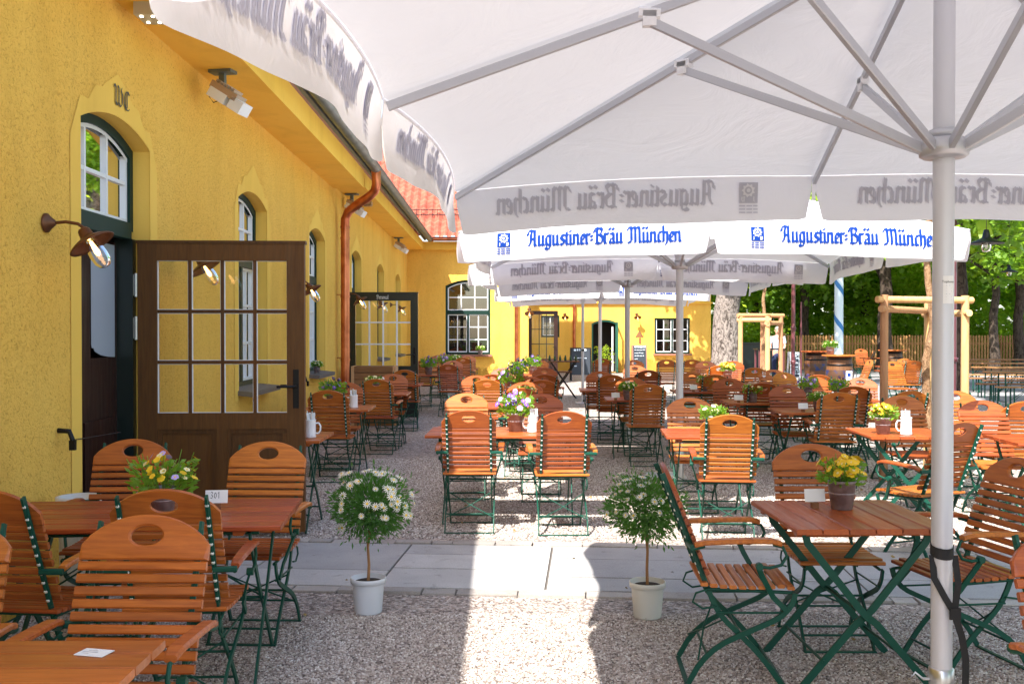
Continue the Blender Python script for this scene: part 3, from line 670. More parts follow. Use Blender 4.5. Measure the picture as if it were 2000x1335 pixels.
# ---- floodlights under the eaves
def make_flood():
    r = tag(empty('floodlight'), 'x', 'floodlight')
    g = MB(); g.box((0, 0, -.012), (.20, .12, .024)); g.box((0, 0, -.08), (.05, .04, .13)); g.build('bracket', M['gutter'], r)
    R = Matrix.Rotation(radians(32), 3, 'Y'); c = Vector((.06, -.02, -.19))
    g = MB(); g.box(c, (.26, .17, .06), R); [g.box(c + R @ Vector((-.1 + k * .035, 0, .04)), (.008, .15, .03), R) for k in range(6)]; g.build('housing', M['tan'], r)
    g = MB(); g.box(c + R @ Vector((-.03, 0, -.06)), (.17, .18, .08), R); g.box(c + R @ Vector((.15, 0, -.05)), (.12, .17, .10), R); g.build('reflector', M['housing'], r)
    g = MB(); g.tube([(-.03, -.03, -.15), (-.10, -.04, -.22), (-.06, -.04, -.27), (.02, -.03, -.24)], .004, 6); g.build('cable', M['iron'], r)
    return Proto(r)
FL = make_flood()
for x, y, lb in ((-2.47, 8.95, 'white twin floodlight under the eaves above the first narrow window, the largest one'), (-2.55, 17.3, 'white floodlight tucked behind the bend of the copper downpipe'),
                 (-2.56, 25.4, 'small white floodlight under the eaves near the inner corner')):
    FL.put(x, y, 3.92 if y < 16 else 3.97, -12, lb, 'floodlights under the eaves', 1.08)
g = MB(); g.box((0, 0, -.045), (.16, .24, .09)); r = tag(empty('eaves_downlight', (-2.50, 7.2, 3.92)), 'small square grey downlight with four bright points above the WC door', 'downlight'); g.build('housing', M['alu'], r)
for a in (-.04, .04):
    for b_ in (-.07, .07): g = MB(); g.box((a, b_, -.092), (.018, .018, .006)); g.build('led', M['led'], r)
g = MB(); g.box((0, 0, -.03), (.16, .22, .06)); [g.box((-.06 + .03 * k, 0, -.07), (.006, .18, .03)) for k in range(5)]
tag(g.build('eaves_vent_lamp', M['tan']), 'small slatted fixture under the eaves right of the copper downpipe bend', 'fixture').location = (-2.42, 18.4, 3.97)
g = MB(); g.tube([(XW, 6.12, .99), (XW + .07, 6.12, .985), (XW + .09, 6.12, .93)], .016, 8); g.box((XW + .09, 6.12, .90), (.035, .03, .06)); g.tube([(XW + .09, 6.14, .93), (XW + .02, 6.6, .90), (XW + .05, 7.0, .89)], .004, 5)
tag(g.build('door_hook', M['iron']), 'black wall hook with thin wire on the plaster left of the doorway', 'hook')
g = MB(); g.tube([(XW, 13.6, 1.0), (XW + .06, 13.6, .97), (XW + .08, 13.6, .90)], .012, 8); g.box((XW + .09, 13.6, .88), (.03, .03, .07)); tag(g.build('door_hook', M['iron']), 'black wall hook left below the third window', 'hook')

# ================================================================== WING (across the end) and REAR BUILDING
wing = tag(empty('side_wing_building', (-1, 29.3, 0)), 'yellow wing across the yard end with red tiled roof and large green framed window', 'building')
def wpart(mb, name, mats): o = mb.build(name, mats, wing); o.location = (1, -29.3, 0); return o
YW = 29.3; T1 = Twing(0, YW)
wops = [(-.92, 1.32, .90, 2.92, .17)]
g = MB(); wall_face(g, T1, XW - .6, .86, -.05, 4.1, wops, .3); g.add([(.86, YW, -.05), (.86, 37.9, -.05), (.86, 37.9, 4.1), (.86, YW, 4.1)], [(0, 1, 2, 3)]); wpart(g, 'wall', [M['plaster'], M['smooth']])
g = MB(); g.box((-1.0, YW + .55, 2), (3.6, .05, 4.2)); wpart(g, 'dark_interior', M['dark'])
g = MB(); g.box((-.54, YW - .06, 4.08), (3.4, .30, .24)); wpart(g, 'cornice', M['cornice'])
w_ = arch_window(wing, T1, *wops[0], fanlight=2.14, b0=-.06, fm='framegreen'); w_.location = (1, -29.3, 0)
s_ = MB(); s_.box((-.92, YW - .05, .87), (1.42, .2, .06)); s_.build('sill', M['sill'], w_)
g = MB(); g.tube([(-1.95, 28.72, 4.24), (1.1, 28.72, 4.24)], .065, 10); wpart(g, 'gutter', M['copper'])
g = MB(); g.tube([(.5, 28.8, 4.2), (.5, 29.0, 3.9), (.5, 29.2, 3.7), (.5, 29.2, 0)], .055, 10); wpart(g, 'downpipe', M['copper'])
# pantile roof as real relief
g = MB(); nx, ny = 132, 27; rows = []
x0_, x1_, y0_, y1_, z0_, z1_ = -4.6, 1.15, 28.62, 33.6, 4.26, 8.3
for j in range(ny * 3 + 1):
    v = j / (ny * 3); jr = (j % 3) / 3.0; step = .045 * (1 - jr) if j % 3 else .0
    row = []
    for i in range(nx + 1):
        u = i / nx; px = x0_ + (x1_ - x0_) * u; w = .035 * sin(px / .23 * 2 * pi)
        lift = {0: .05, 1: .035, 2: .015}[j % 3] + w
        row.append((px, y0_ + (y1_ - y0_) * v - lift * .6 - (.03 if j % 3 == 0 else 0), z0_ + (z1_ - z0_) * v + lift * .8))
    rows.append(row)
g.sheet(rows, sm=False); wpart(g, 'roof', M['tiles'])
g = MB()
for zz, yy in ((5.0, 29.45), (5.16, 29.5)): g.tube([(-3.0, yy - .1, zz), (1.0, yy - .1, zz)], .012, 6)
for k in range(26): g.tube([(-2.9 + k * .155, 29.32, 4.86), (-2.9 + k * .155, 29.40, 5.18)], .008, 5)
wpart(g, 'snow_guard', M['iron'])
# far brown glazed door standing open at the wing's corner
e = bpy.data.objects.new('door', None); COL.objects.link(e); e.parent = wing; e.location = (1 + .9, .9, 0); e.rotation_euler = (0, 0, radians(0))
g = MB()
for q in ((0, .09, .04, 2.2), (.76, .88, .04, 2.2), (.09, .76, 2.09, 2.2), (.09, .76, .04, .75)): g.box(((q[0] + q[1]) / 2, 0, (q[2] + q[3]) / 2), (q[1] - q[0], .05, q[3] - q[2]))
g.build('door_leaf', M['darkdoor'], e); g = MB()
for k in (1, 2): g.box((.09 + .67 * k / 3, 0, 1.42), (.022, .03, 1.34)); g.box((.425, 0, .75 + 1.34 * k / 3), (.67, .028, .022))
g.build('glazing_bars', M['blackgreen'], e); g = MB(); g.add([(.09, 0, .75), (.76, 0, .75), (.76, 0, 2.09), (.09, 0, 2.09)], [(0, 1, 2, 3)]); g.build('pane', M['doorglass'], e)
g = MB(); g.tube([(.82, -.03, 1.1), (.82, -.08, 1.1), (.72, -.08, 1.1)], .01, 6); g.build('handle', M['iron'], e)

rear = tag(empty('rear_building', (4, 38, 0)), 'sunlit yellow rear building with arched doorway and twelve pane window beyond the tables', 'building')
def rpart(mb, name, mats): o = mb.build(name, mats, rear); o.location = (-4, -38, 0); return o
YR = 38.0; T2 = Twing(0, YR)
rops = [(4.04, 1.02, .02, 1.86, .16), (6.62, 1.36, .72, 2.08, .0)]
g = MB(); wall_face(g, T2, .86, 8.1, -.05, 4.1, [(1.95, .7, 1.35, 2.18, 0)] + rops, .25); g.add([(8.1, YR, -.05), (8.1, YR + 8, -.05), (8.1, YR + 8, 4.1), (8.1, YR, 4.1)], [(0, 1, 2, 3)]); rpart(g, 'wall', [M['plaster'], M['smooth']])
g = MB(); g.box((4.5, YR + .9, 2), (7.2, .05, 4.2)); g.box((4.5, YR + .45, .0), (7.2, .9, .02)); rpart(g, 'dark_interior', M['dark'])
g = MB(); g.box((4.5, YR - .05, 2.66), (7.3, .10, .05)); g.box((4.5, YR - .1, 4.1), (7.4, .3, .2)); rpart(g, 'cornice', M['cornice'])
g = MB(); vs = [(.86, 37.6, 4.2), (8.4, 37.6, 4.2), (8.4, 43, 7.5), (.86, 43, 7.5)]; g.add(vs + [(x, y, z + .1) for x, y, z in vs], [(0, 1, 2, 3), (4, 5, 6, 7), (0, 1, 5, 4), (1, 2, 6, 5), (3, 0, 4, 7)]); rpart(g, 'roof', M['tiles'])
g = MB(); g.tube([(2.86, YR - .1, 4.0), (2.86, YR - .1, 0)], .06, 10); rpart(g, 'downpipe', M['copper'])
w_ = arch_window(rear, T2, 6.62, 1.36, .72, 2.08, 0, fanlight=None, cols=4, rows=3, b0=-.05, fm='framegreen'); w_.location = (-4, -38, 0)
s_ = MB(); s_.box((6.62, YR - .05, .69), (1.46, .2, .06)); s_.build('sill', M['sill'], w_)
w_ = arch_window(rear, T2, 1.95, .7, 1.35, 2.18, 0, fanlight=None, cols=2, rows=2, b0=-.03, fm='framegreen'); w_.location = (-4, -38, 0)
# arched doorway leaf, half open
g = MB(); 
for q in ((0, .07, .03, 1.92), (.38, .45, .03, 1.92), (.07, .38, 1.85, 1.92), (.07, .38, .03, .75)): g.box((4.46 - .0, YR - .05 - (q[0] + q[1]) / 2, (q[2] + q[3]) / 2), (.05, q[1] - q[0], q[3] - q[2]))
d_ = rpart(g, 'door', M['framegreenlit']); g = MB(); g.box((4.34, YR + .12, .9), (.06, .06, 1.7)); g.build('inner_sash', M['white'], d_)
g = MB()
A = [-.5 + k * .1 for k in range(11)]
for p, q in zip(A[:-1], A[1:]):
    za, zb = arch_z(p, 1.02, 1.86, .16), arch_z(q, 1.02, 1.86, .16); g.add([T2(4.04 + p, -.03, za), T2(4.04 + q, -.03, zb), T2(4.04 + q, -.03, zb - .07), T2(4.04 + p, -.03, za - .07)], [(0, 1, 2, 3)])
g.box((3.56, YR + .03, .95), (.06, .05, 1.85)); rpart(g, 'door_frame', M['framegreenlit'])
g = MB(); g.add([(5.36, YR - .012, 1.36), (5.20, YR - .012, 1.34), (5.36, YR - .012, 1.62), (5.52, YR - .012, 1.34)], [(0, 1, 2, 3)]); g.box((5.38, YR - .012, 1.22), (.07, .02, .22)); 
tag(g.build('arrow_sign', M['boxwood']), 'small brown arrow sign pointing up on the rear wall beneath a lamp', 'sign')

# ================================================================== UMBRELLAS
HS, VH = 2.04, .255                      # half side, valance height
ZM, ZC, ZA, ZH = 2.45, 2.382, 3.13, 2.246   # height of the side middles, corners, apex, sliding hub
def edge_pt(side, t):
    """t 0..1 along one half side. returns xy z and outward normal; hem is cut in a shallow inward curve"""
    # side k: 0 = +y (far), going clockwise; panel runs corner -> mid (t<.5) -> corner
    u = -HS + 2 * HS * t; tt = (t * 2) % 1.0 if t < 1 else 1.0
    inw = .075 * 4 * tt * (1 - tt)
    z = ZM + (ZC - ZM) * abs(u / HS) ** 2.2
    p = Vector((u, HS - inw, z)); nrm = Vector((0, 1, 0))
    R = Matrix.Rotation(-side * pi / 2, 3, 'Z'); return R @ p, R @ nrm
def make_umbrella():
    r = tag(empty('market_umbrella'), 'x', 'parasol')
    apex = Vector((0, 0, ZA))
    g = MB()
    for sd in range(4):
        for half in range(2):
            NT, NS = 12, 14; rows = []
            for i in range(NS + 1):
                s_ = i / NS; row = []
                for j in range(NT + 1):
                    t = half * .5 + .5 * j / NT
                    if half == 0 and j == NT: t = .5
                    tt = j / NT
                    u = -HS + 2 * HS * t; inw = .075 * 4 * tt * (1 - tt); z = ZM + (ZC - ZM) * abs(u / HS) ** 2.2
                    R = Matrix.Rotation(-sd * pi / 2, 3, 'Z'); e_ = R @ Vector((u, HS - inw, z))
                    p = apex.lerp(e_, s_) - Vector((0, 0, .16 * 4 * tt * (1 - tt) * s_ * (1 - s_))); p.z += .022
                    row.append(p)
                rows.append(row)
            g.sheet(rows)
    g.build('canopy', M['canvas'], r)
    g = MB(); g.lathe([(.0, .16), (.03, .15), (.05, .10), (.12, .06), (.14, .03), (.13, .02)], 16, (0, 0, ZA)); g.build('top_cap', M['alu'], r)
    # valances: two printed panels per side
    L = HS
    for sd in range(4):
        R = Matrix.Rotation(-sd * pi / 2, 3, 'Z'); pr = random.Random(20 + sd)
        ph = [pr.uniform(0, 6.28) for _ in range(6)]
        def surf(half, q, v, off=0, R=R, ph=ph):
            """q: metres along this panel from its left end seen from outside; v: metres below the hem"""
            # seen from outside (+y looking back) left = +x
            x = (L - q) if half == 0 else -q
            tt = q / L; inw = .075 * 4 * tt * (1 - tt); z = ZM + (ZC - ZM) * abs(x / HS) ** 2.2
            k = v / VH
            wave = (.014 * sin(q * 4.2 + ph[half]) + .007 * sin(q * 9.7 + ph[2 + half]) + .0015 * sin(q * 19 + ph[4])) * k + .030 * sin(pi * min(k, 1) * .8)
            end = min(q, L - q); wave += .05 * k * max(0, 1 - end / .16) ** 2 * (-1)
            zz = z + .024 - v
            return R @ Vector((x, HS - inw + .001 + wave + off, zz))
        g = MB()
        for half in range(2):
            NQ, NV = 56, 7; rows = []
            for i in range(NQ + 1):
                q = .012 + (L - .024) * i / NQ
                end = min(q - .012, L - .012 - q); rr = .07
                h = VH - (0 if end > rr else (rr - sqrt(max(0, rr * rr - (rr - end) ** 2)))) - (.10 * max(0, 1 - end / .035) if end < .035 else 0)
                h *= (1 + .02 * sin(q * 5 + ph[half])); rows.append([surf(half, q, h * j / NV) for j in range(NV + 1)])
            g.sheet(rows)
            g.sheet([[surf(half, .012 + (L - .024) * i / NQ, .0, .002), surf(half, .012 + (L - .024) * i / NQ, .012, .003)] for i in range(NQ + 1)])
        # little gusset closing the gap at the side middle
        g.sheet([[surf(0, L - .012 - .0, .0), surf(0, L - .012, .14)], [surf(1, .012, .0), surf(1, .012, .14)]])
        val = g.build('valance', M['valance'], r)
        surf0 = surf
        def surf(half, q, v, off=0, surf0=surf0): return surf0(half, q * .85, v * .85, off)
        def logo(mb, half, q0, off, s=1):
            w_, h_ = .125, .135; N = 6
            mb.sheet([[surf(half, q0 + w_ * i / N, .045 + h_ * j / N, off) for j in range(N + 1)] for i in range(N + 1)], 0, False)
            c = (q0 + w_ / 2, .045 + .052)
            def star(r0, r1, n_, o_, m_):
                pts = []
                for k in range(n_ * 2):
                    rr = r1 if k % 2 else r0; pts.append(surf(half, c[0] + rr * cos(k * pi / n_), c[1] + rr * sin(k * pi / n_), off + o_))
                mb.add(pts, [tuple(range(len(pts)))], m_)
            sg = .0012 if off > 0 else -.0012
            star(.046, .034, 9, sg, 1); star(.024, .024, 9, sg * 2, 0); star(.013, .013, 6, sg * 3, 1)
            pen(mb, 'J', .026, lambda x, y, lf_: surf(half, q0 + .018 + x, .045 + .128 - y, off + sg * 3 + (lf_ if off > 0 else -lf_)), nib=.3, mi=1)
            pen(mb, 'W', .022, lambda x, y, lf_: surf(half, q0 + .085 + x, .045 + .126 - y, off + sg * 3 + (lf_ if off > 0 else -lf_)), nib=.3, mi=1)
            for k in range(3):
                for a0, a1 in ((.0, .03), (.036, .075), (.082, .125)):
                    v0 = .045 + .148 + k * .022
                    if v0 > .25: continue
                    mb.add([surf(half, q0 + a0, v0, off), surf(half, q0 + a1, v0, off), surf(half, q0 + a1, v0 + .010, off), surf(half, q0 + a0, v0 + .010, off)], [(0, 1, 2, 3)])
        TXT = 'Augustiner:Bräu München'; tw = pen_width(TXT); size = 1.46 / tw
        a = MB(); b_ = MB()
        for half in range(2):
            pen(a, TXT, size, lambda x, y, lf_: surf(half, .66 + x, .185 - y, .0055 + lf_), nib=.31, sub=.3)
            pen(b_, TXT, size, lambda x, y, lf_: surf(half, .66 + x, .185 - y, -.0055 - lf_), nib=.28, sub=.3)
            logo(a, half, .37, .0055); logo(b_, half, .37, -.0055)
        a.build('lettering', [M['blue'], M['valance']], val); b_.build('lettering_seen_through', [M['showthrough'], M['valance']], val)
    g = MB(); g.tube([(0, 0, 0), (0, 0, ZA + .05)], .037, 24); g.build('pole', M['pole'], r)
    g = MB(); g.tube([(0, 0, 0), (0, 0, .38)], .042, 24); g.lathe([(.044, .34), (.044, .38), (.038, .385)], 24); g.tube([(-.037, 0, .34), (-.064, 0, .34)], .006, 8)
    g.tube([(-.064, 0, .34), (-.092, .0, .363), (-.11, 0, .34), (-.092, 0, .317), (-.064, 0, .34)], .0042, 6); g.build('ground_sleeve', M['zinc'], r)
    g = MB(); g.lathe([(.038, -.03), (.072, -.026), (.084, -.018), (.084, .036), (.076, .042), (.038, .044)], 16, (0, 0, ZH)); g.lathe([(.040, .045), (.052, .046), (.050, .075), (.040, .078)], 16, (0, 0, ZH)); g.build('sliding_hub', M['alu'], r)
    g = MB(); g.lathe([(.045, -.05), (.085, -.04), (.085, .03), (.045, .04)], 16, (0, 0, ZA - .03)); g.build('crown_hub', M['alu'], r)
    for k in range(8):
        corner = k % 2; ang = k * pi / 4; dist = HS * (sqrt(2) if corner else 1); ze = ZC if corner else ZM
        d = Vector((sin(ang), cos(ang), 0))
        p0 = d * .08 + Vector((0, 0, ZA - .04)); p1 = d * (dist - .015) + Vector((0, 0, ze - .012))
        g = MB(); g.bar(p0, p1, .021, .034, ch=.12); rb = g.build('rib', M['alu'], r)
        t = .50 if not corner else .40; q = p0.lerp(p1, t) - Vector((0, 0, .03))
        h = MB(); h.bar(d * .072 + Vector((0, 0, ZH + .008)), q, .021, .034, ch=.12); h.build('strut', M['alu'], r)
        h = MB(); R = Matrix.Rotation(-ang, 3, 'Z'); h.box(q + Vector((0, 0, .008)), (.036, .05, .055), R); h.bar(q + Vector((0, 0, .024)) - d * .04, q + Vector((0, 0, .03)) + d * .04, .036, .044); h.build('knuckle', M['housing'], rb)
    return Proto(r)
UM = make_umbrella()
UG = 'white square beer garden umbrellas'
for x, y, lb in ((1.60, 3.57, 'nearest white canvas umbrella filling the upper right, seen from underneath with mirrored lettering'),
                 (1.82, 10.02, 'second white umbrella with sunlit blue lettered valance facing the camera'),
                 (1.83, 14.2, 'third white umbrella, its narrow pole just left of the second pole'),
                 (2.13, 21.0, 'farthest white umbrella in front of the sunlit yellow rear wall')):
    UM.put(x, y, 0, -3.2 if 10 < y < 11 else -4.9, lb, UG)
g = MB(); g.tube([(0, 0, 0), (0, 0, 2.62)], .030, 14); g.box((0, 0, .01), (.3, .3, .02)); r = tag(empty('slim_post', (1.84, 21.9, 0)), 'slim grey steel post beside the folding table with bottles', 'post'); g.build('post', M['pole'], r)
g = MB(); g.tube([(0, 0, 1.15), (0, 0, 1.19)], .036, 14); g.build('strap', M['strap'], r)
# strap and sticker on the near pole
c0 = (1.60, 3.57); pr0 = .038
g = MB(); N = 20; g.sheet([[(c0[0] + (pr0 + .002) * cos(2 * pi * k / N), c0[1] + (pr0 + .002) * sin(2 * pi * k / N), z + .011 * sin(2 * pi * k / N)) for z in (.79, .83)] for k in range(N + 1)])
def ribbon(mb, pts, w, th=.002): mb.tube(pts, 0, flat=(Vector((1, 0, 0)), w, th))
D = lambda x, y, z: (c0[0] + x * .85, c0[1] + y * .85, z * .85 + .112)
ribbon(g, [D(-.045, -.01, .80), D(-.05, -.04, .71), D(-.01, -.055, .63), D(.02, -.06, .58)], .024)
ribbon(g, [D(.045, -.02, .80), D(.048, -.05, .69), D(.03, -.06, .59)], .024)
g.box(D(.03, -.062, .565), (.038, .011, .041))
ribbon(g, [D(.03, -.066, .55), D(.055, -.07, .47), D(.072, -.07, .37), D(.07, -.07, .23)], .025)
tag(g.build('tie_strap', M['strap']), 'black webbing strap with buckle knotted round the nearest umbrella pole', 'strap')
g = MB(); N = 8; a0, a1 = -2.0, -.9; r1, r2_ = pr0 - .0002, pr0 + .0003
g.sheet([[(c0[0] + r1 * cos(a0 + (a1 - a0) * k / N), c0[1] + r1 * sin(a0 + (a1 - a0) * k / N), z) for z in (1.697, 1.796)] for k in range(N + 1)])
st = g.build('pole_sticker', M['sticker']); tag(st, 'white information sticker with small lettering on the nearest umbrella pole', 'sticker')
tx = bpy.data.curves.new('sticker_text', 'FONT'); tx.body = 'Tophoven'; tx.size = .012; tx.align_x = 'CENTER'
to = bpy.data.objects.new('tmp_text', tx); COL.objects.link(to); bpy.context.view_layer.update()
me = bpy.data.meshes.new_from_object(to.evaluated_get(bpy.context.evaluated_depsgraph_get())); bpy.data.objects.remove(to)
am = (a0 + a1) / 2
for v_ in me.vertices:
    x, y = v_.co.x, v_.co.y; t = am + x / r2_; v_.co = (c0[0] + r2_ * cos(t), c0[1] + r2_ * sin(t), 1.771 + y)
me.materials.clear(); me.materials.append(M['ink']); to = bpy.data.objects.new('lettering', me); COL.objects.link(to); to.parent = st
g = MB()
for k in range(6):
    t0, t1 = am - .3, am + (.3 if k % 3 else .1); z = 1.760 - k * .010
    g.add([(c0[0] + r2_ * cos(t), c0[1] + r2_ * sin(t), z + dz) for t, dz in ((t0, 0), (t1, 0), (t1, .0025), (t0, .0025))], [(0, 1, 2, 3)])
g.build('small_print', M['alu'], st)

# ================================================================== CHAIRS
BO = Vector((0, -.105, .490)); BD = Vector((0, -.365, .931)).normalized(); BN = Vector((0, .931, .365)).normalized()   # back plane: origin, up direction, front normal
def bp(x, s, n_=0): return BO + Vector((x, 0, 0)) + BD * s + BN * n_
def make_chair(arms=True, colour='chairwood'):
    r = tag(empty('folding_chair'), 'x', 'chair')
    # backrest: arched top board with oval grip hole, nine slats
    g = MB(); NB = 44; S0, S1 = .372, .522; hc = (0, .452); hw = .215
    def outer(a, ins=0):
        # intersection of a ray from the hole centre with the board outline
        dx, dy = cos(a), sin(a); lo, hi = 0, 1
        def inside(x, y):
            y2 = y - hc[1]
            if y < S0 + ins or abs(x) > hw - ins: return False
            top = S0 + .036 + (S1 - S0 - .036) * max(0, 1 - (abs(x) / (hw + .006)) ** 2.05) ** .72
            return y <= top - ins
        for _ in range(24):
            m_ = (lo + hi) / 2
            if inside(hc[0] + dx * m_, hc[1] + dy * m_): lo = m_
            else: hi = m_
        return hc[0] + dx * lo, hc[1] + dy * lo
    def inner(a, gr=0): return hc[0] + (.055 + gr) * cos(a), hc[1] + (.033 + gr) * sin(a)
    ang = [2 * pi * k / NB for k in range(NB)]
    ca = [atan2(S0 - hc[1], hw), atan2(S0 - hc[1], -hw)]
    for c_ in ca:
        c_ %= 2 * pi; i = min(range(NB), key=lambda k: abs(ang[k] - c_)); ang[i] = c_
    th = .021
    loops = [[bp(*inner(a), .002) for a in ang], [bp(*outer(a), .002) for a in ang], [bp(*outer(a), th - .004) for a in ang], [bp(*outer(a, .005), th) for a in ang], [bp(*inner(a, .006), th) for a in ang], [bp(*inner(a), th - .005) for a in ang], [bp(*inner(a), .002) for a in ang]]
    vs = [p for lp in loops for p in lp]
    g.add(vs, [(i * NB + j, (i + 1) * NB + j, (i + 1) * NB + (j + 1) % NB, i * NB + (j + 1) % NB) for i in range(6) for j in range(NB)])
    for k in range(9):
        s_ = .352 - k * .0405; g.bar(bp(-.213, s_, .011), bp(.213, s_, .011), .030, .018, ref=BN)
    g.build('backrest', M[colour], r)
    g = MB()
    for k in range(10):
        y = -.115 + k * .0425; z = .452 + .012 * ((k - 4.5) / 4.5) ** 2 - (.012 if k == 9 else 0)
        g.bar((-.21, y, z), (.21, y, z), .034, .017)
    g.build('seat', M[colour], r)
    FU = [(-.295, .955), (-.105, .475), (-.060, .36), (-.015, .295), (.05, .235), (.13, .155), (.19, .08), (.24, .008)]
    FR = [(.29, .425), (.275, .37), (.225, .315), (.14, .275), (.05, .235), (-.05, .185), (-.13, .11), (-.185, .012)]
    def sm(P):   # smooth with one Chaikin pass
        Q = [P[0]]
        for a, b_ in zip(P[:-1], P[1:]): Q += [(a[0] * .75 + b_[0] * .25, a[1] * .75 + b_[1] * .25), (a[0] * .25 + b_[0] * .75, a[1] * .25 + b_[1] * .75)]
        return Q + [P[-1]]
    for sx in (-1, 1):
        g = MB(); x = sx * .172
        fu = [FU[0], FU[1]] + sm(FU[1:])[1:]
        g.tube([(x, y - .005, z) for y, z in fu], 0, flat=(Vector((1, 0, 0)), .008, .024) if False else (Vector((1, 0, 0)), .010, .024)); leg = g.build('leg', M['greensteel'], r)
        g = MB(); 
        for k in range(11):
            p = bp(x, .03 + k * .043 if k < 9 else .41 + (k - 9) * .055, -.003 - .016); g.lathe([(.0085, 0), (.007, -.004), (.0, -.006)], 8, p, Vector((0, 0, 1)).rotation_difference(BN).to_matrix())
        g.build('rivet', M['rivet'], leg)
        # flat strip that carries the slats
        g = MB(); g.bar(bp(x, .005, -.010), bp(x, .475, -.010), .020, .012, ref=BN); g.build('back_upright', M['greensteel'], r)
        g = MB(); g.tube([(sx * .192, y, z) for y, z in sm(FR)], 0, flat=(Vector((1, 0, 0)), .010, .024)); g.build('leg', M['greensteel'], r)
    g = MB()
    for sx in (-1, 1):
        g.tube([(sx * .18, -.10, .438), (sx * .18, .28, .425)], .008, 6)
        g.tube([(sx * .182, -.06, .33), (sx * .182, .255, .335)], .005, 6)
        g.tube([(sx * .188, -.09, .44), (sx * .188, -.15, .42), (sx * .188, -.165, .38), (sx * .188, -.12, .35), (sx * .188, -.06, .36)], .005, 6)
    g.tube([(-.19, .05, .235), (.19, .05, .235)], .006, 6); g.tube([(-.17, -.10, .445), (.17, -.10, .445)], .007, 6)
    g.tube([(-.17, .20, .075), (.17, .20, .075)], .006, 6); g.tube([(-.19, -.10, .14), (.19, -.10, .14)], .006, 6)
    g.tube([(-.17, -.02, .30), (.0, -.09, .215), (.19, -.14, .12)], .0045, 6); g.tube([(.17, -.02, .30), (.0, -.09, .205), (-.19, -.14, .12)], .0045, 6)
    g.build('stretcher', M['greensteel'], r)
    g = MB(); g.bar((-.20, -.188, .006), (.20, -.188, .006), .022, .008); g.build('foot_bar', M['greensteel'], r)
    g = MB(); g.bar((-.18, .243, .006), (.18, .243, .006), .022, .008); g.build('foot_bar', M['greensteel'], r)
    if arms:
        for sx in (-1, 1):
            g = MB(); P = [(-.165, .650), (-.12, .662), (-.02, .668), (.10, .672), (.17, .672), (.215, .660)]
            X = sx * .252
            for i, (p, q) in enumerate(zip(P[:-1], P[1:])): pass
            wd = [.034, .046, .050, .052, .052, .040]; rows = []
            for (y, z), w_ in zip(P, wd):
                h = .022; c = .006
                rows.append([(X + a, y, z + b_) for a, b_ in ((-w_/2 + c, -h/2), (w_/2 - c, -h/2), (w_/2, -h/2 + c), (w_/2, h/2 - c), (w_/2 - c, h/2), (-w_/2 + c, h/2), (-w_/2, h/2 - c), (-w_/2, -h/2 + c), (-w_/2 + c, -h/2))])
            g.sheet(rows, sm=False); g.add(rows[0][:8], [tuple(range(8))]); g.add(rows[-1][:8], [tuple(range(8))])
            am_ = g.build('armrest', M[colour], r)
            g = MB(); g.bar((sx * .168, -.185, .640), (sx * .262, -.175, .640), .020, .024)
            g.tube([(X, -.175, .632), (X, -.12, .648)], .011, 6)
            g.tube([(X, .18, .655), (X, .222, .645), (X, .240, .605), (X, .215, .565), (X, .165, .552), (X, .125, .556)], .0075, 7)
            g.tube([(X - sx * .0, .115, .556), (sx * .235, .135, .51), (sx * .205, .19, .41), (sx * .203, .255, .345)], 0, flat=(Vector((1, 0, 0)), .010, .024))
            g.tube([(X - .014, .120, .558), (X + .014, .120, .558)], .017, 8)
            g.build('arm_bracket', M['greensteel'], am_)
    return Proto(r)
CH = make_chair(True); CN = make_chair(False)

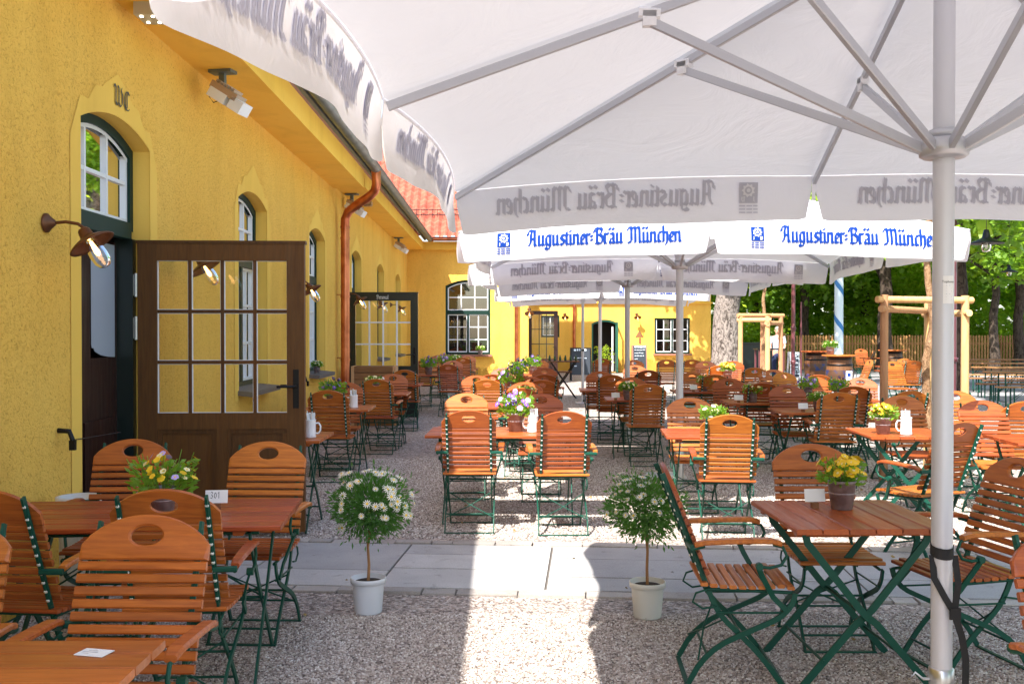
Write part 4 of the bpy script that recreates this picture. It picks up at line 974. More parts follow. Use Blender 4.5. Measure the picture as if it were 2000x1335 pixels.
# ================================================================== TABLES
def make_table(w, d, along='y', nb=6, name='folding_table'):
    r = tag(empty(name), 'x', 'table'); g = MB(); zt = .74; th = .024
    if along == 'y':
        bw = w / nb
        for k in range(nb): g.bar((-w / 2 + bw * (k + .5), -d / 2, zt - th / 2), (-w / 2 + bw * (k + .5), d / 2, zt - th / 2), bw - .006, th, ch=.2)
    else:
        bw = d / nb
        for k in range(nb): g.bar((-w / 2, -d / 2 + bw * (k + .5), zt - th / 2), (w / 2, -d / 2 + bw * (k + .5), zt - th / 2), bw - .006, th, ch=.2)
    g.build('tabletop', M['tablewood' if along == 'x' else 'tablewood_y'], r)
    for s_ in (-.36, .36):
        g = MB()
        if along == 'y': g.bar((-w * .46, d * s_, zt - th - .012), (w * .46, d * s_, zt - th - .012), .05, .022)
        else: g.bar((w * s_, -d * .46, zt - th - .012), (w * s_, d * .46, zt - th - .012), .05, .022)
        g.build('batten', M['tablewood'], r)
    lw = min(w, .8) * .5
    if along == 'x':
        for ex in (-.40, .40):
            for sx in (-1, 1):
                X = ex * w + (.010 if sx > 0 else -.010); g = MB(); l2 = d * .5
                P = [(sx * (l2 - .07), .70), (sx * (l2 - .08), .66), (sx * .03, .36), (0, .33), (-sx * .04, .30), (-sx * (l2 - .05), .0)]
                g.tube([(X, y, z) for y, z in P], 0, flat=(Vector((1, 0, 0)), .010, .032)); g.build('leg', M['greensteel'], r)
        g = MB()
        for sx in (-1, 1): g.tube([(-w * .42, sx * .28, .695), (w * .42, sx * .28, .695)], .009, 6)
        g.tube([(-w * .40, 0, .33), (w * .40, 0, .33)], .008, 6); g.tube([(-w * .40, .0, .33), (0, 0, .66)], .005, 5); g.tube([(w * .40, .0, .33), (0, 0, .66)], .005, 5)
        g.build('stretcher', M['greensteel'], r); return Proto(r)
    for sy in (-1, 1):
        for sx in (-1, 1):
            y = sy * d * .36 + (.010 if sx > 0 else -.010); g = MB()
            P = [(sx * (lw - .07), .70), (sx * (lw - .08), .66), (sx * .03, .36), (0, .33), (-sx * .04, .30), (-sx * (lw - .05), .0)]
            g.tube([(x, y, z) for x, z in P], 0, flat=(Vector((0, 1, 0)), .010, .032)); g.build('leg', M['greensteel'], r)
    g = MB()
    for sx in (-1, 1): g.tube([(sx * (lw - .06), -d * .40, .695), (sx * (lw - .06), d * .40, .695)], .009, 6); g.tube([(sx * (lw * .55), -d * .36, .13), (sx * (lw * .55), d * .36, .13)], .007, 6)
    g.tube([(0, -d * .36, .33), (0, d * .36, .33)], .008, 6); g.build('stretcher', M['greensteel'], r)
    return Proto(r)
TS = make_table(.70, .74); TL = make_table(1.34, .74, 'x')

# ---- things on tables
def blossom(mb, p, n_, s, mi, ci=None, pet=5, flat=.0, wide=1.9):
    n_ = Vector(n_).normalized(); a = n_.orthogonal().normalized(); b_ = n_.cross(a)
    ph = rnd.uniform(0, 6)
    for k in range(pet):
        t = ph + 2 * pi * k / pet; d = a * cos(t) + b_ * sin(t); e = a * cos(t + pi / 2) + b_ * sin(t + pi / 2); w_ = s * (wide / pet)
        p1 = p + d * s * .6 + e * w_ * .6 + n_ * s * .12; p2 = p + d * s * .96 + e * w_ * .35 + n_ * s * flat; p2b = p + d * s * .96 - e * w_ * .35 + n_ * s * flat; p3 = p + d * s * .6 - e * w_ * .6 + n_ * s * .12
        mb.add([p, p1, p2, p2b, p3], [(0, 1, 2, 3, 4)], mi)
    if ci is not None:
        c = p + n_ * s * .12; mb.add([c + (a * cos(q * pi / 3) + b_ * sin(q * pi / 3)) * s * .28 for q in range(6)], [tuple(range(6))], ci)
def leaf(mb, p, d, s, w=.35, mi=0):
    d = Vector(d).normalized(); a = d.cross(Vector((rnd.uniform(-1, 1), rnd.uniform(-1, 1), rnd.uniform(-1, 1)))).normalized(); up = a.cross(d)
    mb.add([p, p + d * s * .5 + a * s * w, p + d * s + up * s * .12, p + d * s * .5 - a * s * w], [(0, 1, 2, 3)], mi)
def make_flowers(kind):
    cols = {'yellow': ['petalyellow', 'petalyellow', 'petalyellow'], 'violet': ['petalviolet', 'petalviolet', 'petallilac'], 'mixed': ['petalyellow', 'petalcream', 'petallilac'], 'cream': ['petalcream', 'petalcream', 'petalwhite']}[kind]
    r = tag(empty('flower_pot'), 'x', 'flower pot')
    g = MB(); g.lathe([(.0, .0), (.042, 0), (.056, .105), (.060, .106), (.060, .118), (.055, .118), (.050, .10), (.0, .098)], 20); g.lathe([(.0505, .062), (.053, .064), (.0515, .068)], 20); g.build('pot', M['zincpot'], r)
    fs, hh = {'yellow': (.8, .11), 'violet': (1.05, .15), 'mixed': (1.25, .16), 'cream': (.9, .10)}[kind]
    g = MB()
    for k in range(330 if kind != 'yellow' else 190):
        t = rnd.uniform(0, 2 * pi); q = rnd.random() ** .6 * .10 * fs; h = rnd.uniform(0, 1) ** 1.2 * hh * .75
        p = Vector((q * cos(t), q * sin(t), .10 + h)); leaf(g, p, (cos(t) * .8, sin(t) * .8, rnd.uniform(-.2, 1)), rnd.uniform(.022, .042), .28)
    for k in range(26):
        t = rnd.uniform(0, 2 * pi); q = rnd.uniform(.02, .12) * fs; g.tube([(.3 * q * cos(t), .3 * q * sin(t), .10), (.8 * q * cos(t), .8 * q * sin(t), .10 + hh * .6), (q * cos(t), q * sin(t), .10 + hh * rnd.uniform(.7, 1.05))], .0018, 4)
    g.build('leaves', M['pansyleaf'], r)
    g = MB()
    for k in range({'yellow': 46, 'violet': 30, 'mixed': 34, 'cream': 24}[kind]):
        t = rnd.uniform(0, 2 * pi); q = rnd.random() ** .6 * .125 * fs; p = Vector((q * cos(t), q * sin(t), .10 + hh * rnd.uniform(.55, 1.12) - q * .25))
        blossom(g, p, (cos(t) * .7, sin(t) * .7 - .35, .6), rnd.uniform(.012, .020) * (1.2 if kind == 'yellow' else 1), rnd.choice((0, 0, 1, 2)), 3, 5, .1, 4.2)
    g.build('blossoms', [M[c_] for c_ in cols] + [M['petalyellow' if kind != 'yellow' else 'petalcream']], r)
    return Proto(r)
FP = {k: make_flowers(k) for k in ('yellow', 'violet', 'mixed', 'cream')}
def make_mug():
    r = tag(empty('beer_mug'), 'x', 'mug'); g = MB()
    g.lathe([(.0, 0), (.046, 0), (.049, .01), (.045, .03), (.045, .135), (.048, .145), (.044, .146), (.041, .138), (.040, .02), (.0, .015)], 24)
    g.build('body', M['ceramic'], r); g = MB(); g.tube([(-.044, 0, .115), (-.068, 0, .118), (-.082, 0, .095), (-.082, 0, .06), (-.068, 0, .035), (-.044, 0, .035)], .007, 8); g.build('handle', M['ceramic'], r); return Proto(r)
MU = make_mug()
def make_cutlery():
    r = tag(empty('cutlery_and_napkins'), 'x', 'cutlery'); g = MB()
    for k in range(5):
        a = k * 1.3; t = Vector((.02 * cos(a), .02 * sin(a), .02)); u = Vector((.034 * cos(a), .034 * sin(a), .20 + .012 * (k % 3))); g.bar(t, u, .010, .004)
    g.build('cutlery', M['metalcut'], r); g = MB()
    for k in range(3):
        a = 1 + k * 2.1; R = Matrix.Rotation(a, 3, 'Z') @ Matrix.Rotation(.16, 3, 'X'); g.box((.012 * cos(a), .012 * sin(a), .13), (.055, .006, .14), R)
    g.build('napkin', M['paper'], r); return Proto(r)
CU = make_cutlery()
def make_card(text):
    r = tag(empty('table_card'), 'x', 'table card'); g = MB(); g.box((0, 0, .014), (.034, .022, .028)); g.build('wooden_foot', M['boxwood'], r)
    R = Matrix.Rotation(radians(-10), 3, 'X'); g = MB(); g.box((0, 0, .062), (.105, .0015, .062), R); cd = g.build('card', M['paper'], r)
    if text:
        g = MB(); w_ = pen_width(text) * .026; pen(g, text, .026, lambda x, y, lf_: Vector((0, 0, .062)) + R @ Vector((-w_ / 2 - .006 + x, -.0012 - lf_, -.010 + y)), nib=.13); g.build('lettering', M['ink'], cd)
    return Proto(r)
CD = make_card(None); CD301 = make_card('301')
ZT = .741
TG = 'slatted folding tables in the beer garden'
def table(P, x, y, rz, lb):
    if P is TS and 'behind the nearest umbrella pole' not in lb and 'large mug at right' not in lb: rz += 90
    return P.put(x, y, 0, rz, lb, TG)
def pot(kind, x, y, lb, z=ZT, s=None): return FP[kind].put(x, y, z, rnd.uniform(0, 360), lb, 'pots of pansies', s)
def mug(x, y, lb, lb2, z=ZT, rz=0): MU.put(x, y, z, rz, lb, 'white stoneware mugs holding cutlery'); CU.put(x, y, z, rnd.uniform(0, 90), lb2, 'cutlery bundles standing in mugs')
def card(x, y, rz, lb): CD.put(x, y, ZT, rz, lb, 'number cards on the tables')
CG = 'wooden folding chairs around the tables'
def ch(px, top, face, lb, arms=True, dr=0, X=None, Y=None):
    """chair from the place of its back's top edge: distance from height .975 m; face 'a' = back turned to the street side, 'c' = facing the camera"""
    Yt = Y if Y else 1215 / (top - 645); Xt = X if X is not None else (px - 975) * Yt / 1944
    base = {'a': 0, 'c': 180, 'l': 90, 'r': -90}[face] + dr
    f = Vector((-sin(radians(base)), cos(radians(base))))
    o = (CH if arms else CN).put(Xt + f.x * .295, Yt + f.y * .295, 0, base, lb, CG); return o

# --- near left
table(TL, -1.66, 4.72, 4, 'long slatted table with pansies and the 301 card beside the brown door')
table(TS, -1.30, 2.43, 0, 'nearest table cut off by the lower left corner, a white card lying on it')
ch(297, 1005, 'c', 'armchair nearest at lower left, facing the camera behind the corner table', dr=-2)
ch(318, 957, 'a', 'chair with back to camera in front of the 301 table, right behind the nearest armchair', dr=2)
ch(-30, 957, 'a', 'chair with studded green uprights cut off by the left edge before the 301 table', dr=-7)
ch(-92, 1010, 'c', 'chair of which only a curved strip shows at the left edge, lower left', dr=4)
ch(267, 857, 'c', 'chair behind the 301 table in front of the dark doorway, behind the pansies', dr=3)
ch(529, 862, 'c', 'chair behind the right end of the 301 table against the brown open door', dr=-3)
pot('mixed', -1.57, 4.66, 'pot of white, yellow and lilac pansies on the 301 table', s=1.1)
CD301.put(-1.36, 4.80, ZT, 6, 'white card in a wooden foot reading 301 beside the near left pansies', 'number cards on the tables')
r = tag(empty('flat_card', (-1.08, 2.66, .7415), -14), 'white printed card lying flat on the lower left corner table', 'card'); g = MB(); g.box((0, 0, .001), (.085, .055, .002)); g.build('card', M['paper'], r)
g = MB()
for k, (a, w_) in enumerate(((-.01, .03), (-.012, .045), (-.02, .02))): g.box((a, .012 - k * .012, .0024), (w_, .0025, .0006))
g.build('printed_lines', M['alu'], r)
g = MB(); g.lathe([(.0, 0), (.09, 0), (.10, .02), (.11, .60), (.125, .62), (.125, .65), (.10, .65), (.095, .62), (.0, .60)], 24)
tag(g.build('ash_bin', M['plasticcream']), 'slim beige bin standing against the wall behind the 301 table', 'bin').location = (-2.42, 5.75, 0)

# --- near right
table(TS, 1.63, 4.66, 1, 'square slatted table with yellow pansies behind the nearest umbrella pole')
ch(0, 0, 'r', 'armchair seen from the side at left of the yellow pansy table', X=.755, Y=4.66, dr=-4)
ch(0, 0, 'l', 'armchair at right of the yellow pansy table behind the umbrella pole', X=2.56, Y=4.82, dr=10)
ch(1583, 868, 'c', 'chair at the far side of the yellow pansy table, facing the camera', arms=False, dr=-1)
ch(0, 0, 'c', 'armchair cut off by the lower right edge of the picture', X=1.80, Y=3.12, dr=3)
pot('yellow', 1.655, 4.78, 'zinc pot of bright yellow pansies on the near right table', s=1.18)
card(1.53, 4.80, 8, 'card in a wooden foot left of the near yellow pansies')

# --- middle: sunlit long table
table(TL, .07, 8.52, -2, 'long sunlit table with violet pansies and a white mug in the middle of the yard')
ch(915, 802, 'a', 'left of the two bright orange sunlit chairs with backs to the camera', dr=-1)
ch(1103, 804, 'a', 'right of the two bright orange sunlit chairs with backs to the camera', dr=1)
ch(911, 768, 'c', 'chair facing the camera behind the left of the two orange sunlit chairs', dr=2)
ch(1057, 769, 'c', 'reddish chair facing the camera behind the violet pansies and mug', dr=-3)
pot('violet', .14, 8.50, 'violet and lilac pansies in a zinc pot on the sunlit long table', s=1.35)
mug(.285, 8.42, 'white mug beside the violet pansies on the sunlit long table', 'cutlery and napkins in the mug on the sunlit long table')
table(TS, 1.76, 8.38, -5, 'square sunlit table with pale flowers left of the tilted orange chair')
ch(1347, 777, 'c', 'red brown chair facing the camera behind the square sunlit table', dr=-2)
ch(1428, 811, 'a', 'bright orange chair turned slightly left before the square sunlit table', dr=-7)
pot('cream', 1.82, 8.45, 'cream pansies on the square sunlit table behind the orange chair', s=1.15)
table(TS, 3.40, 8.40, -4, 'orange sunlit table with small yellow pansies and a large mug at right')
pot('yellow', 3.20, 8.25, 'small yellow pansies in a pale pot on the right sunlit table')
mug(3.36, 8.17, 'large white mug with handle on the right sunlit table', 'cutlery and napkins in the mug on the right sunlit table')
ch(1762, 773, 'c', 'dark red chair facing the camera behind the right sunlit table', dr=3)
ch(1888, 826, 'a', 'bright orange armchair behind the umbrella pole, turned to the left', dr=24)
ch(1921, 783, 'c', 'dark red chair facing the camera right of the big umbrella pole', dr=-4)
ch(2016, 785, 'a', 'chair with studded uprights cut off by the right edge behind the dark table', dr=-4)
table(TS, 4.36, 7.85, -5, 'dark shaded table cut off by the right edge')

# --- left along the wall
table(TS, -1.78, 8.15, 0, 'table end showing just right of the brown open door')
mug(-1.52, 8.02, 'white mug half hidden by the edge of the brown open door', 'cutlery in the mug at the edge of the brown open door', rz=180)
ch(640, 762, 'a', 'chair right beside the brown open door, back to the camera', arms=False)
table(TS, -1.80, 11.2, 0, 'wall side table with violet flowers and mug behind the brown door')
ch(676, 746, 'c', 'chair facing the camera behind the wall side table with the violet flowers', arms=False)
pot('violet', -1.86, 11.15, 'violet pansies on the table next to the copper downpipe', s=1.3)
mug(-1.62, 11.1, 'white mug with napkins right of the wall side violet pansies', 'napkins and cutlery in the wall side mug')
ch(735, 740, 'a', 'second chair along the wall with its back to the camera', dr=-3)
table(TS, -1.62, 13.8, 0, 'wall side table in front of the wooden planter box')
pot('cream', -1.72, 13.7, 'cream flowers above the second wall side chair', s=1.2)
ch(768, 730, 'c', 'chair facing the camera in front of the wooden planter box')
table(TS, -1.62, 16.1, 0, 'last wall side table beside the black green door')
ch(790, 722, 'a', 'chair with back to the camera against the black green door', arms=False)
r = tag(empty('planter_box', (-2.12, 17.0, 0)), 'tall box of brown planks standing before the black green door', 'planter box'); g = MB()
for k in range(9): g.bar((-.33, 0, .05 + k * .112), (.33, 0, .05 + k * .112), .40, .106, ch=.05)
g.build('plank_wall', M['boxwood'], r); 
for sx in (-1, 1): g = MB(); g.box((sx * .35, 0, .5), (.05, .42, 1.0)); g.build('corner_post', M['stakewood'], r)

# --- far left corner
table(TS, -1.30, 19.6, 0, 'table behind the black green door near the inner corner'); table(TS, -1.25, 22.0, 0, 'middle table of the inner corner row'); table(TS, -1.2, 24.2, 0, 'table below the large green framed window')
ch(875, 711, 'a', 'nearest chair of the shaded inner corner row, back to the camera', dr=-5)
ch(824, 704, 'a', 'chair half hidden by the right edge of the black green door', dr=3)
ch(884, 704, 'c', 'second chair of the shaded inner corner row', dr=2); ch(904, 698, 'a', 'third chair of the shaded inner corner row', dr=-2); ch(913, 694, 'c', 'farthest chair of the shaded inner corner row, rightmost')
ch(857, 693, 'c', 'chair at the back left of the inner corner below the window', dr=2)
pot('violet', -1.38, 19.5, 'violet and pale flowers on the table just right of the black green door', s=1.4); pot('violet', -1.2, 21.9, 'violet flowers on the middle table of the inner corner row', s=1.4); pot('cream', -1.05, 24.1, 'yellow flowers below the large green framed window', s=1.4)

# --- centre left rows behind the long table
table(TS, .12, 11.5, 3, 'table behind the long sunlit table with cream flowers'); pot('cream', .30, 11.35, 'cream flowers between the two rounded chair backs in the centre')
ch(1018, 758, 'a', 'orange and shaded chair back just left of the reddish chair in the centre', dr=-6); ch(1025, 746, 'c', 'salmon chair facing the camera behind the centre cream flowers', dr=4)
ch(951, 741, 'a', 'bright orange chair behind the left sunlit pair, back to the camera', dr=-4)
ch(930, 733, 'c', 'orange chair top left of the centre row, partly hidden', dr=8)
table(TS, .16, 13.75, 2, 'table with blue violet flowers in the centre left row'); pot('violet', .16, 13.45, 'blue violet flowers standing above the centre orange chairs', s=1.5)
ch(962, 731, 'a', 'small chair back directly behind the orange chair in the centre left row', dr=10); ch(984, 718, 'c', 'pale salmon chair in the sun left of the violet flowers', dr=-5)
ch(1059, 742, 'a', 'brown chair back right of the centre salmon chair', dr=4); ch(1035, 735, 'c', 'brown chair behind, facing the camera in the centre row', dr=-8); ch(1064, 731, 'a', 'brown chair back one row behind the centre right brown one', dr=3)
ch(1063, 718, 'c', 'brown chair facing the camera in front of the folding table with bottles', dr=4); ch(1052, 702, 'c', 'far brown chair below the far brown glazed door', dr=-4)
table(TS, .45, 17.2, 0, 'table with violet flowers below the wing downpipe'); pot('violet', .34, 17.0, 'violet flowers below the copper pipe of the wing', s=1.5)
table(TS, .75, 19.8, 0, 'far table with lilac flowers left of the bottle table'); pot('violet', .66, 19.6, 'lilac flowers on the far table left of the bottle table', s=1.5)

# --- centre right rows under the second umbrella
table(TS, 1.72, 12.65, -3, 'shaded table with yellow green flowers and a card under the second umbrella')
pot('cream', 1.60, 12.35, 'yellow green flowers beside the card under the second umbrella', s=1.15); card(1.44, 12.3, 10, 'card left of the yellow green flowers under the second umbrella')
ch(1267, 750, 'a', 'shaded chair with studded uprights just left of the second umbrella pole', arms=False, dr=-2)
ch(1232, 737, 'c', 'chair facing the camera behind the yellow green flowers', dr=3); ch(1194, 732, 'a', 'shaded chair with back to the camera left of the yellow green flowers', arms=False, dr=-8)
ch(1172, 725, 'c', 'red brown chair behind, left of the third umbrella pole', dr=-4)
table(TS, 1.55, 14.6, -3, 'small table between two chairs left of the third umbrella pole')
ch(1267, 723, 'a', 'chair back between the second and third umbrella poles', arms=False, dr=2); ch(1240, 713, 'c', 'chair facing the camera right behind the third umbrella pole', dr=-3)
ch(1238, 703, 'c', 'far chair below the framed menu board', dr=4, arms=False); ch(1177, 700, 'a', 'far chair in front of the arched doorway', arms=False)
ch(1303, 702, 'a', 'far chair just left of the second pole, below the rear window', arms=False, dr=-3); ch(1353, 702, 'a', 'far chair below the right end of the rear window', arms=False, dr=3)
ch(1379, 705, 'c', 'far orange sunlit chair left of the big grey tree trunk', arms=False, dr=-6); ch(1406, 714, 'a', 'chair back before the foot of the big grey tree trunk', arms=False)
table(TS, 2.35, 16.6, -3, 'table in the shade of the third umbrella'); table(TS, 3.9, 19.3, -3, 'far table below the rear window')
ch(1352, 727, 'c', 'dark red chair facing the camera just right of the second umbrella pole', arms=False, dr=2); ch(1398, 732, 'a', 'chair back right of the pot and card behind the second pole', arms=False, dr=-3)
table(TS, 2.86, 14.25, -3, 'shaded table with a card and grey pot right of the second pole'); pot('cream', 2.92, 14.1, 'yellow flowers in a grey pot right of the second pole'); card(2.74, 14.0, 0, 'card just right of the second umbrella pole')
ch(1424, 739, 'c', 'red brown chair facing the camera behind the tilted card', dr=-3, arms=False)
table(TS, 3.12, 12.1, -3, 'table with a tilted card under the right half of the second umbrella'); pot('cream', 3.04, 11.9, 'grey pot of green leaved flowers beside the tilted card', s=1.1); card(2.86, 11.85, -16, 'tilted white card on the table right of the second pole')
ch(1433, 705, 'c', 'sunlit orange chair at the foot of the left stake frame', arms=False, dr=8)
pot('yellow', 4.05, 17.6, 'yellow flowers in front of the big grey tree trunk', s=1.4)
table(TS, 4.05, 17.6, 0, 'table before the big grey tree trunk')

# --- right rows
ch(1493, 748, 'a', 'shaded chair with studded uprights below the left stake frame', arms=False, dr=-4); ch(1537, 752, 'c', 'red brown chair facing the camera with an orange glimpse through its grip hole', dr=2)
table(TS, 3.36, 10.75, -3, 'shaded table with card and grey pot in the right middle'); pot('cream', 3.40, 10.55, 'yellow green flowers in a dark grey pot in the right middle', s=1.05); card(3.22, 10.5, 4, 'white card left of the dark grey pot in the right middle')
ch(1643, 767, 'a', 'large shaded chair with its back to the camera in the right middle', dr=-6); ch(1671, 755, 'a', 'chair back right behind the large shaded one in the right middle', dr=-4, arms=False)
ch(1591, 736, 'c', 'dark chair with an orange patch in its grip hole before the lamp post', arms=False, dr=5); ch(1602, 732, 'a', 'bright orange chair directly behind the dark one by the barrels', arms=False, dr=-3)
ch(1683, 738, 'c', 'bright orange chair in front of the barrel with the blue notice', arms=False, dr=-14); ch(1530, 727, 'c', 'bright orange chair beneath the burgundy lamp post', arms=False, dr=20)
ch(1786, 764, 'a', 'dark chair back half hidden by the young tree trunk', arms=False, dr=6); ch(1868, 764, 'c', 'chair sliver between the umbrella pole and the right stake', arms=False)
ch(1476, 718, 'a', 'sunlit orange chair inside the left stake frame', arms=False, dr=-6); ch(1512, 722, 'c', 'orange chair back below the left stake frame crossbar', arms=False, dr=-18)
table(TS, 4.35, 12.6, -3, 'table with violet flowers before the barrels'); pot('violet', 4.25, 12.4, 'dark violet pansies before the barrel with the blue notice', s=1.1); pot('violet', 4.05, 13.0, 'lilac pansies above the chair before the left barrel', s=1.1)
table(TS, 4.15, 16.0, 0, 'table holding a white mug inside the left stake frame'); mug(4.22, 15.8, 'white mug with napkins by the left stake frame', 'napkins in the mug by the left stake frame')
pot('cream', -2.66, 14.55, 'small grey pot with white buds on the sill of the third window', z=.985, s=.9)
pot('cream', -.55, 29.05, 'little plant on the sill of the large green framed window', z=.905, s=1.3)

# ================================================================== DAISY STANDARDS
def make_daisy():
    r = tag(empty('daisy_standard'), 'x', 'potted daisy tree')
    g = MB(); g.lathe([(.0, 0), (.074, 0), (.078, .008), (.090, .165), (.091, .168), (.100, .169), (.102, .198), (.101, .200), (.097, .200), (.093, .178), (.0, .172)], 32); g.build('pot', M['plasticgrey'], r)
    g = MB(); g.lathe([(.0, .183), (.05, .180), (.087, .176)], 20); g.build('soil', M['soil'], r)
    g = MB(); g.tube([(0, 0, .17), (.004, 0, .27), (-.003, .003, .37), (.010, 0, .47)], [.009, .008, .0075, .010], 8); g.build('stem', M['stem'], r)
    C = Vector((.015, 0, .605)); g = MB()
    for k in range(3600):
        d = Vector((rnd.gauss(0, 1), rnd.gauss(0, 1), rnd.gauss(0, 1))).normalized(); q = rnd.random() ** .42
        rad = .212 * (1 + .17 * sin(d.x * 5 + 1) * cos(d.y * 6 + d.z * 4)) * (1.22 if rnd.random() < .07 else 1); p = C + Vector((d.x * rad * q * 1.02, d.y * rad * q, (d.z if d.z > 0 else d.z * .95) * rad * q * .86))
        leaf(g, p, d + Vector((rnd.uniform(-.7, .7), rnd.uniform(-.7, .7), rnd.uniform(-.5, .7))), rnd.uniform(.022, .046), .15)
    for k in range(60):
        d = Vector((rnd.gauss(0, 1), rnd.gauss(0, 1), rnd.gauss(0, 1))).normalized(); g.tube([C + Vector((0, 0, -.12)), C + d * .17], .002, 3, cap=False)
    g.build('foliage', M['daisyleaf'], r)
    g = MB()
    for k in range(88):
        d = Vector((rnd.gauss(.2, 1), rnd.gauss(0, 1), rnd.gauss(.75, .8))).normalized()
        if d.z < -.55: continue
        p = C + Vector((d.x * .235, d.y * .235, d.z * .205)) * (.86 + .30 * rnd.random() ** 2) * (1 + .10 * sin(d.x * 5 + 1) * cos(d.y * 6 + d.z * 4)); blossom(g, p, d + Vector((0, -.3, .3)), rnd.uniform(.017, .029), 0, 1, 11, .05)
    g.build('blossoms', [M['petalwhite'], M['petalyellow']], r)
    return Proto(r)
DA = make_daisy()
DA.put(-.745, 5.66, 0, 0, 'daisy standard in a grey pot at left, between the 301 table and the sunlit strip', 'potted daisy standards')
o = DA.put(.83, 5.55, 0, 130, 'daisy standard in a cream pot at right, left of the side-on armchair', 'potted daisy standards')
for c_ in o.children:
    if c_.name.startswith('pot'): c_.data = c_.data.copy(); c_.data.materials[0] = M['plasticcream']

g = MB()
for k in range(70):
    x, y = rnd.uniform(-2.3, 4), rnd.uniform(3, 12); p = Vector((x, y, .012)); leaf(g, p, (rnd.uniform(-1, 1), rnd.uniform(-1, 1), rnd.uniform(0, .15)), rnd.uniform(.015, .04), .3)
tag(g.build('fallen_leaves', M['petalcream2']), 'small dry leaves and petals fallen on the gravel', 'leaves', kind='stuff')

# ================================================================== BACKGROUND FURNITURE
def make_barrel():
    r = tag(empty('barrel_table'), 'x', 'barrel table'); g = MB()
    pf = [(.0, 0), (.27, 0), (.29, .02), (.32, .18), (.345, .34), (.355, .46), (.345, .58), (.32, .74), (.29, .90), (.27, .92), (.0, .92)]; g.lathe(pf, 28); g.build('barrel', M['barrelwood'], r)
    for z, q in ((.05, .301), (.20, .330), (.70, .333), (.86, .304)): g = MB(); g.lathe([(q, z - .025), (q + .006, z - .024), (q + .006, z + .024), (q, z + .025)], 28); g.build('hoop', M['iron'], r)
    g = MB(); g.lathe([(.347, .36), (.3595, .42), (.360, .47), (.3545, .53), (.350, .57)], 28); g.build('painted_band', M['bluepaint'], r)
    g = MB(); g.lathe([(.0, .925), (.45, .925), (.46, .935), (.46, .955), (.45, .965), (.0, .965)], 32); g.build('round_top', M['tablewood'], r); return Proto(r)
BA = make_barrel()
BA.put(9.9, 31, 0, 0, 'dark wooden barrel table with blue band right of the burgundy lamp post', 'barrel tables'); BA.put(9.0, 26.2, 0, 20, 'wooden barrel table bearing a pale notice in front of the maypole', 'barrel tables')
BA.put(13.1, 33, 0, 20, 'dark barrel table at the foot of the tree between the stakes', 'barrel tables')
g = MB(); g.box((0, 0, 0), (.16, .012, .26)); g.box((0, -.007, .03), (.09, .004, .09), None, 1); tag(g.build('barrel_notice', [M['paper'], M['blue']]), 'pale blue and white notice fixed to the front barrel', 'notice').location = (9.12, 25.83, .42)
pot('cream', 8.72, 26.1, 'leafy flowers standing on the front barrel table', z=.966, s=1.9)
# chalk boards
def aboard(x, y, w, h, rz, lb, frame='iron', lines=6):
    r = tag(empty('menu_board', (x, y, 0), rz), lb, 'menu board'); R1 = Matrix.Rotation(radians(-9), 3, 'X'); R2 = Matrix.Rotation(radians(9), 3, 'X')
    g = MB(); 
    for R, s_ in ((R1, -1), (R2, 1)):
        for q in ((-w / 2, 0), (w / 2, 0)): g.box(Vector((q[0], s_ * .16, h / 2)), (.04, .025, h), R)
        for zz in (h - .02, h * .2): g.box(Vector((0, s_ * .16, h / 2)) + R @ Vector((0, 0, zz - h / 2)), (w, .023, .04), R)
    g.build('frame', M[frame], r); g = MB(); g.box(Vector((0, -.165, h / 2 + .08)), (w - .04, .012, h * .78), R1); bd = g.build('board', M['slate'], r)
    g = MB(); q = random.Random(int(x * 10))
    for k in range(lines):
        zz = h * .36 - k * h * .72 / lines; xx = -w * .36
        while xx < w * .30:
            l_ = q.uniform(.03, .09); g.box(Vector((0, -.174, h / 2 + .08)) + R1 @ Vector((xx + l_ / 2, 0, zz + q.uniform(-.008, .008))), (l_, .003, .022 if k else .06), R1); xx += l_ + .025
            if k > 1 and q.random() < .25: break
    g.build('chalk_writing', M['chalk'], bd)
aboard(2.60, 31.8, .62, 1.06, 0, 'black standing chalk board behind the slim grey post', lines=3)
aboard(5.15, 36.6, .50, 1.08, 0, 'wood framed chalk menu board leaning before the rear wall left of the window', 'sill', 7)
aboard(9.05, 30.5, .26, .95, 0, 'narrow white lettered menu board left of the burgundy lamp post', 'alu', 10)
# bottle table
r = tag(empty('serving_table', (1.52, 23.7, 0)), 'dark folding table crowded with small bottles before the rear wall', 'table'); g = MB(); g.box((0, 0, .87), (.75, .5, .03)); g.box((-.05, 0, .62), (.5, .4, .03)); g.build('tabletop', M['barrelwood'], r); g = MB()
for sy in (-.2, .2):
    g.bar((-.3, sy, 0), (.3, sy + .01, .86), .03, .012, ref=(0, 1, 0)); g.bar((.3, sy, 0), (-.3, sy - .01, .86), .03, .012, ref=(0, 1, 0))
g.build('leg', M['iron'], r)
g0 = MB(); g0.lathe([(.0, 0), (.022, 0), (.024, .01), (.024, .075), (.010, .10), (.010, .13), (.0, .132)], 10); b0_ = tag(g0.build('small_bottle', M['glassgreen']), 'small dark bottle in the row on the serving table', 'bottle', 'bottles on the serving table')
for k in range(12):
    o = b0_ if k == 0 else b0_.copy()
    if k: COL.objects.link(o)
    o.location = (1.52 - .32 + (k % 6) * .125, 23.6 + (k // 6) * .14, .886)
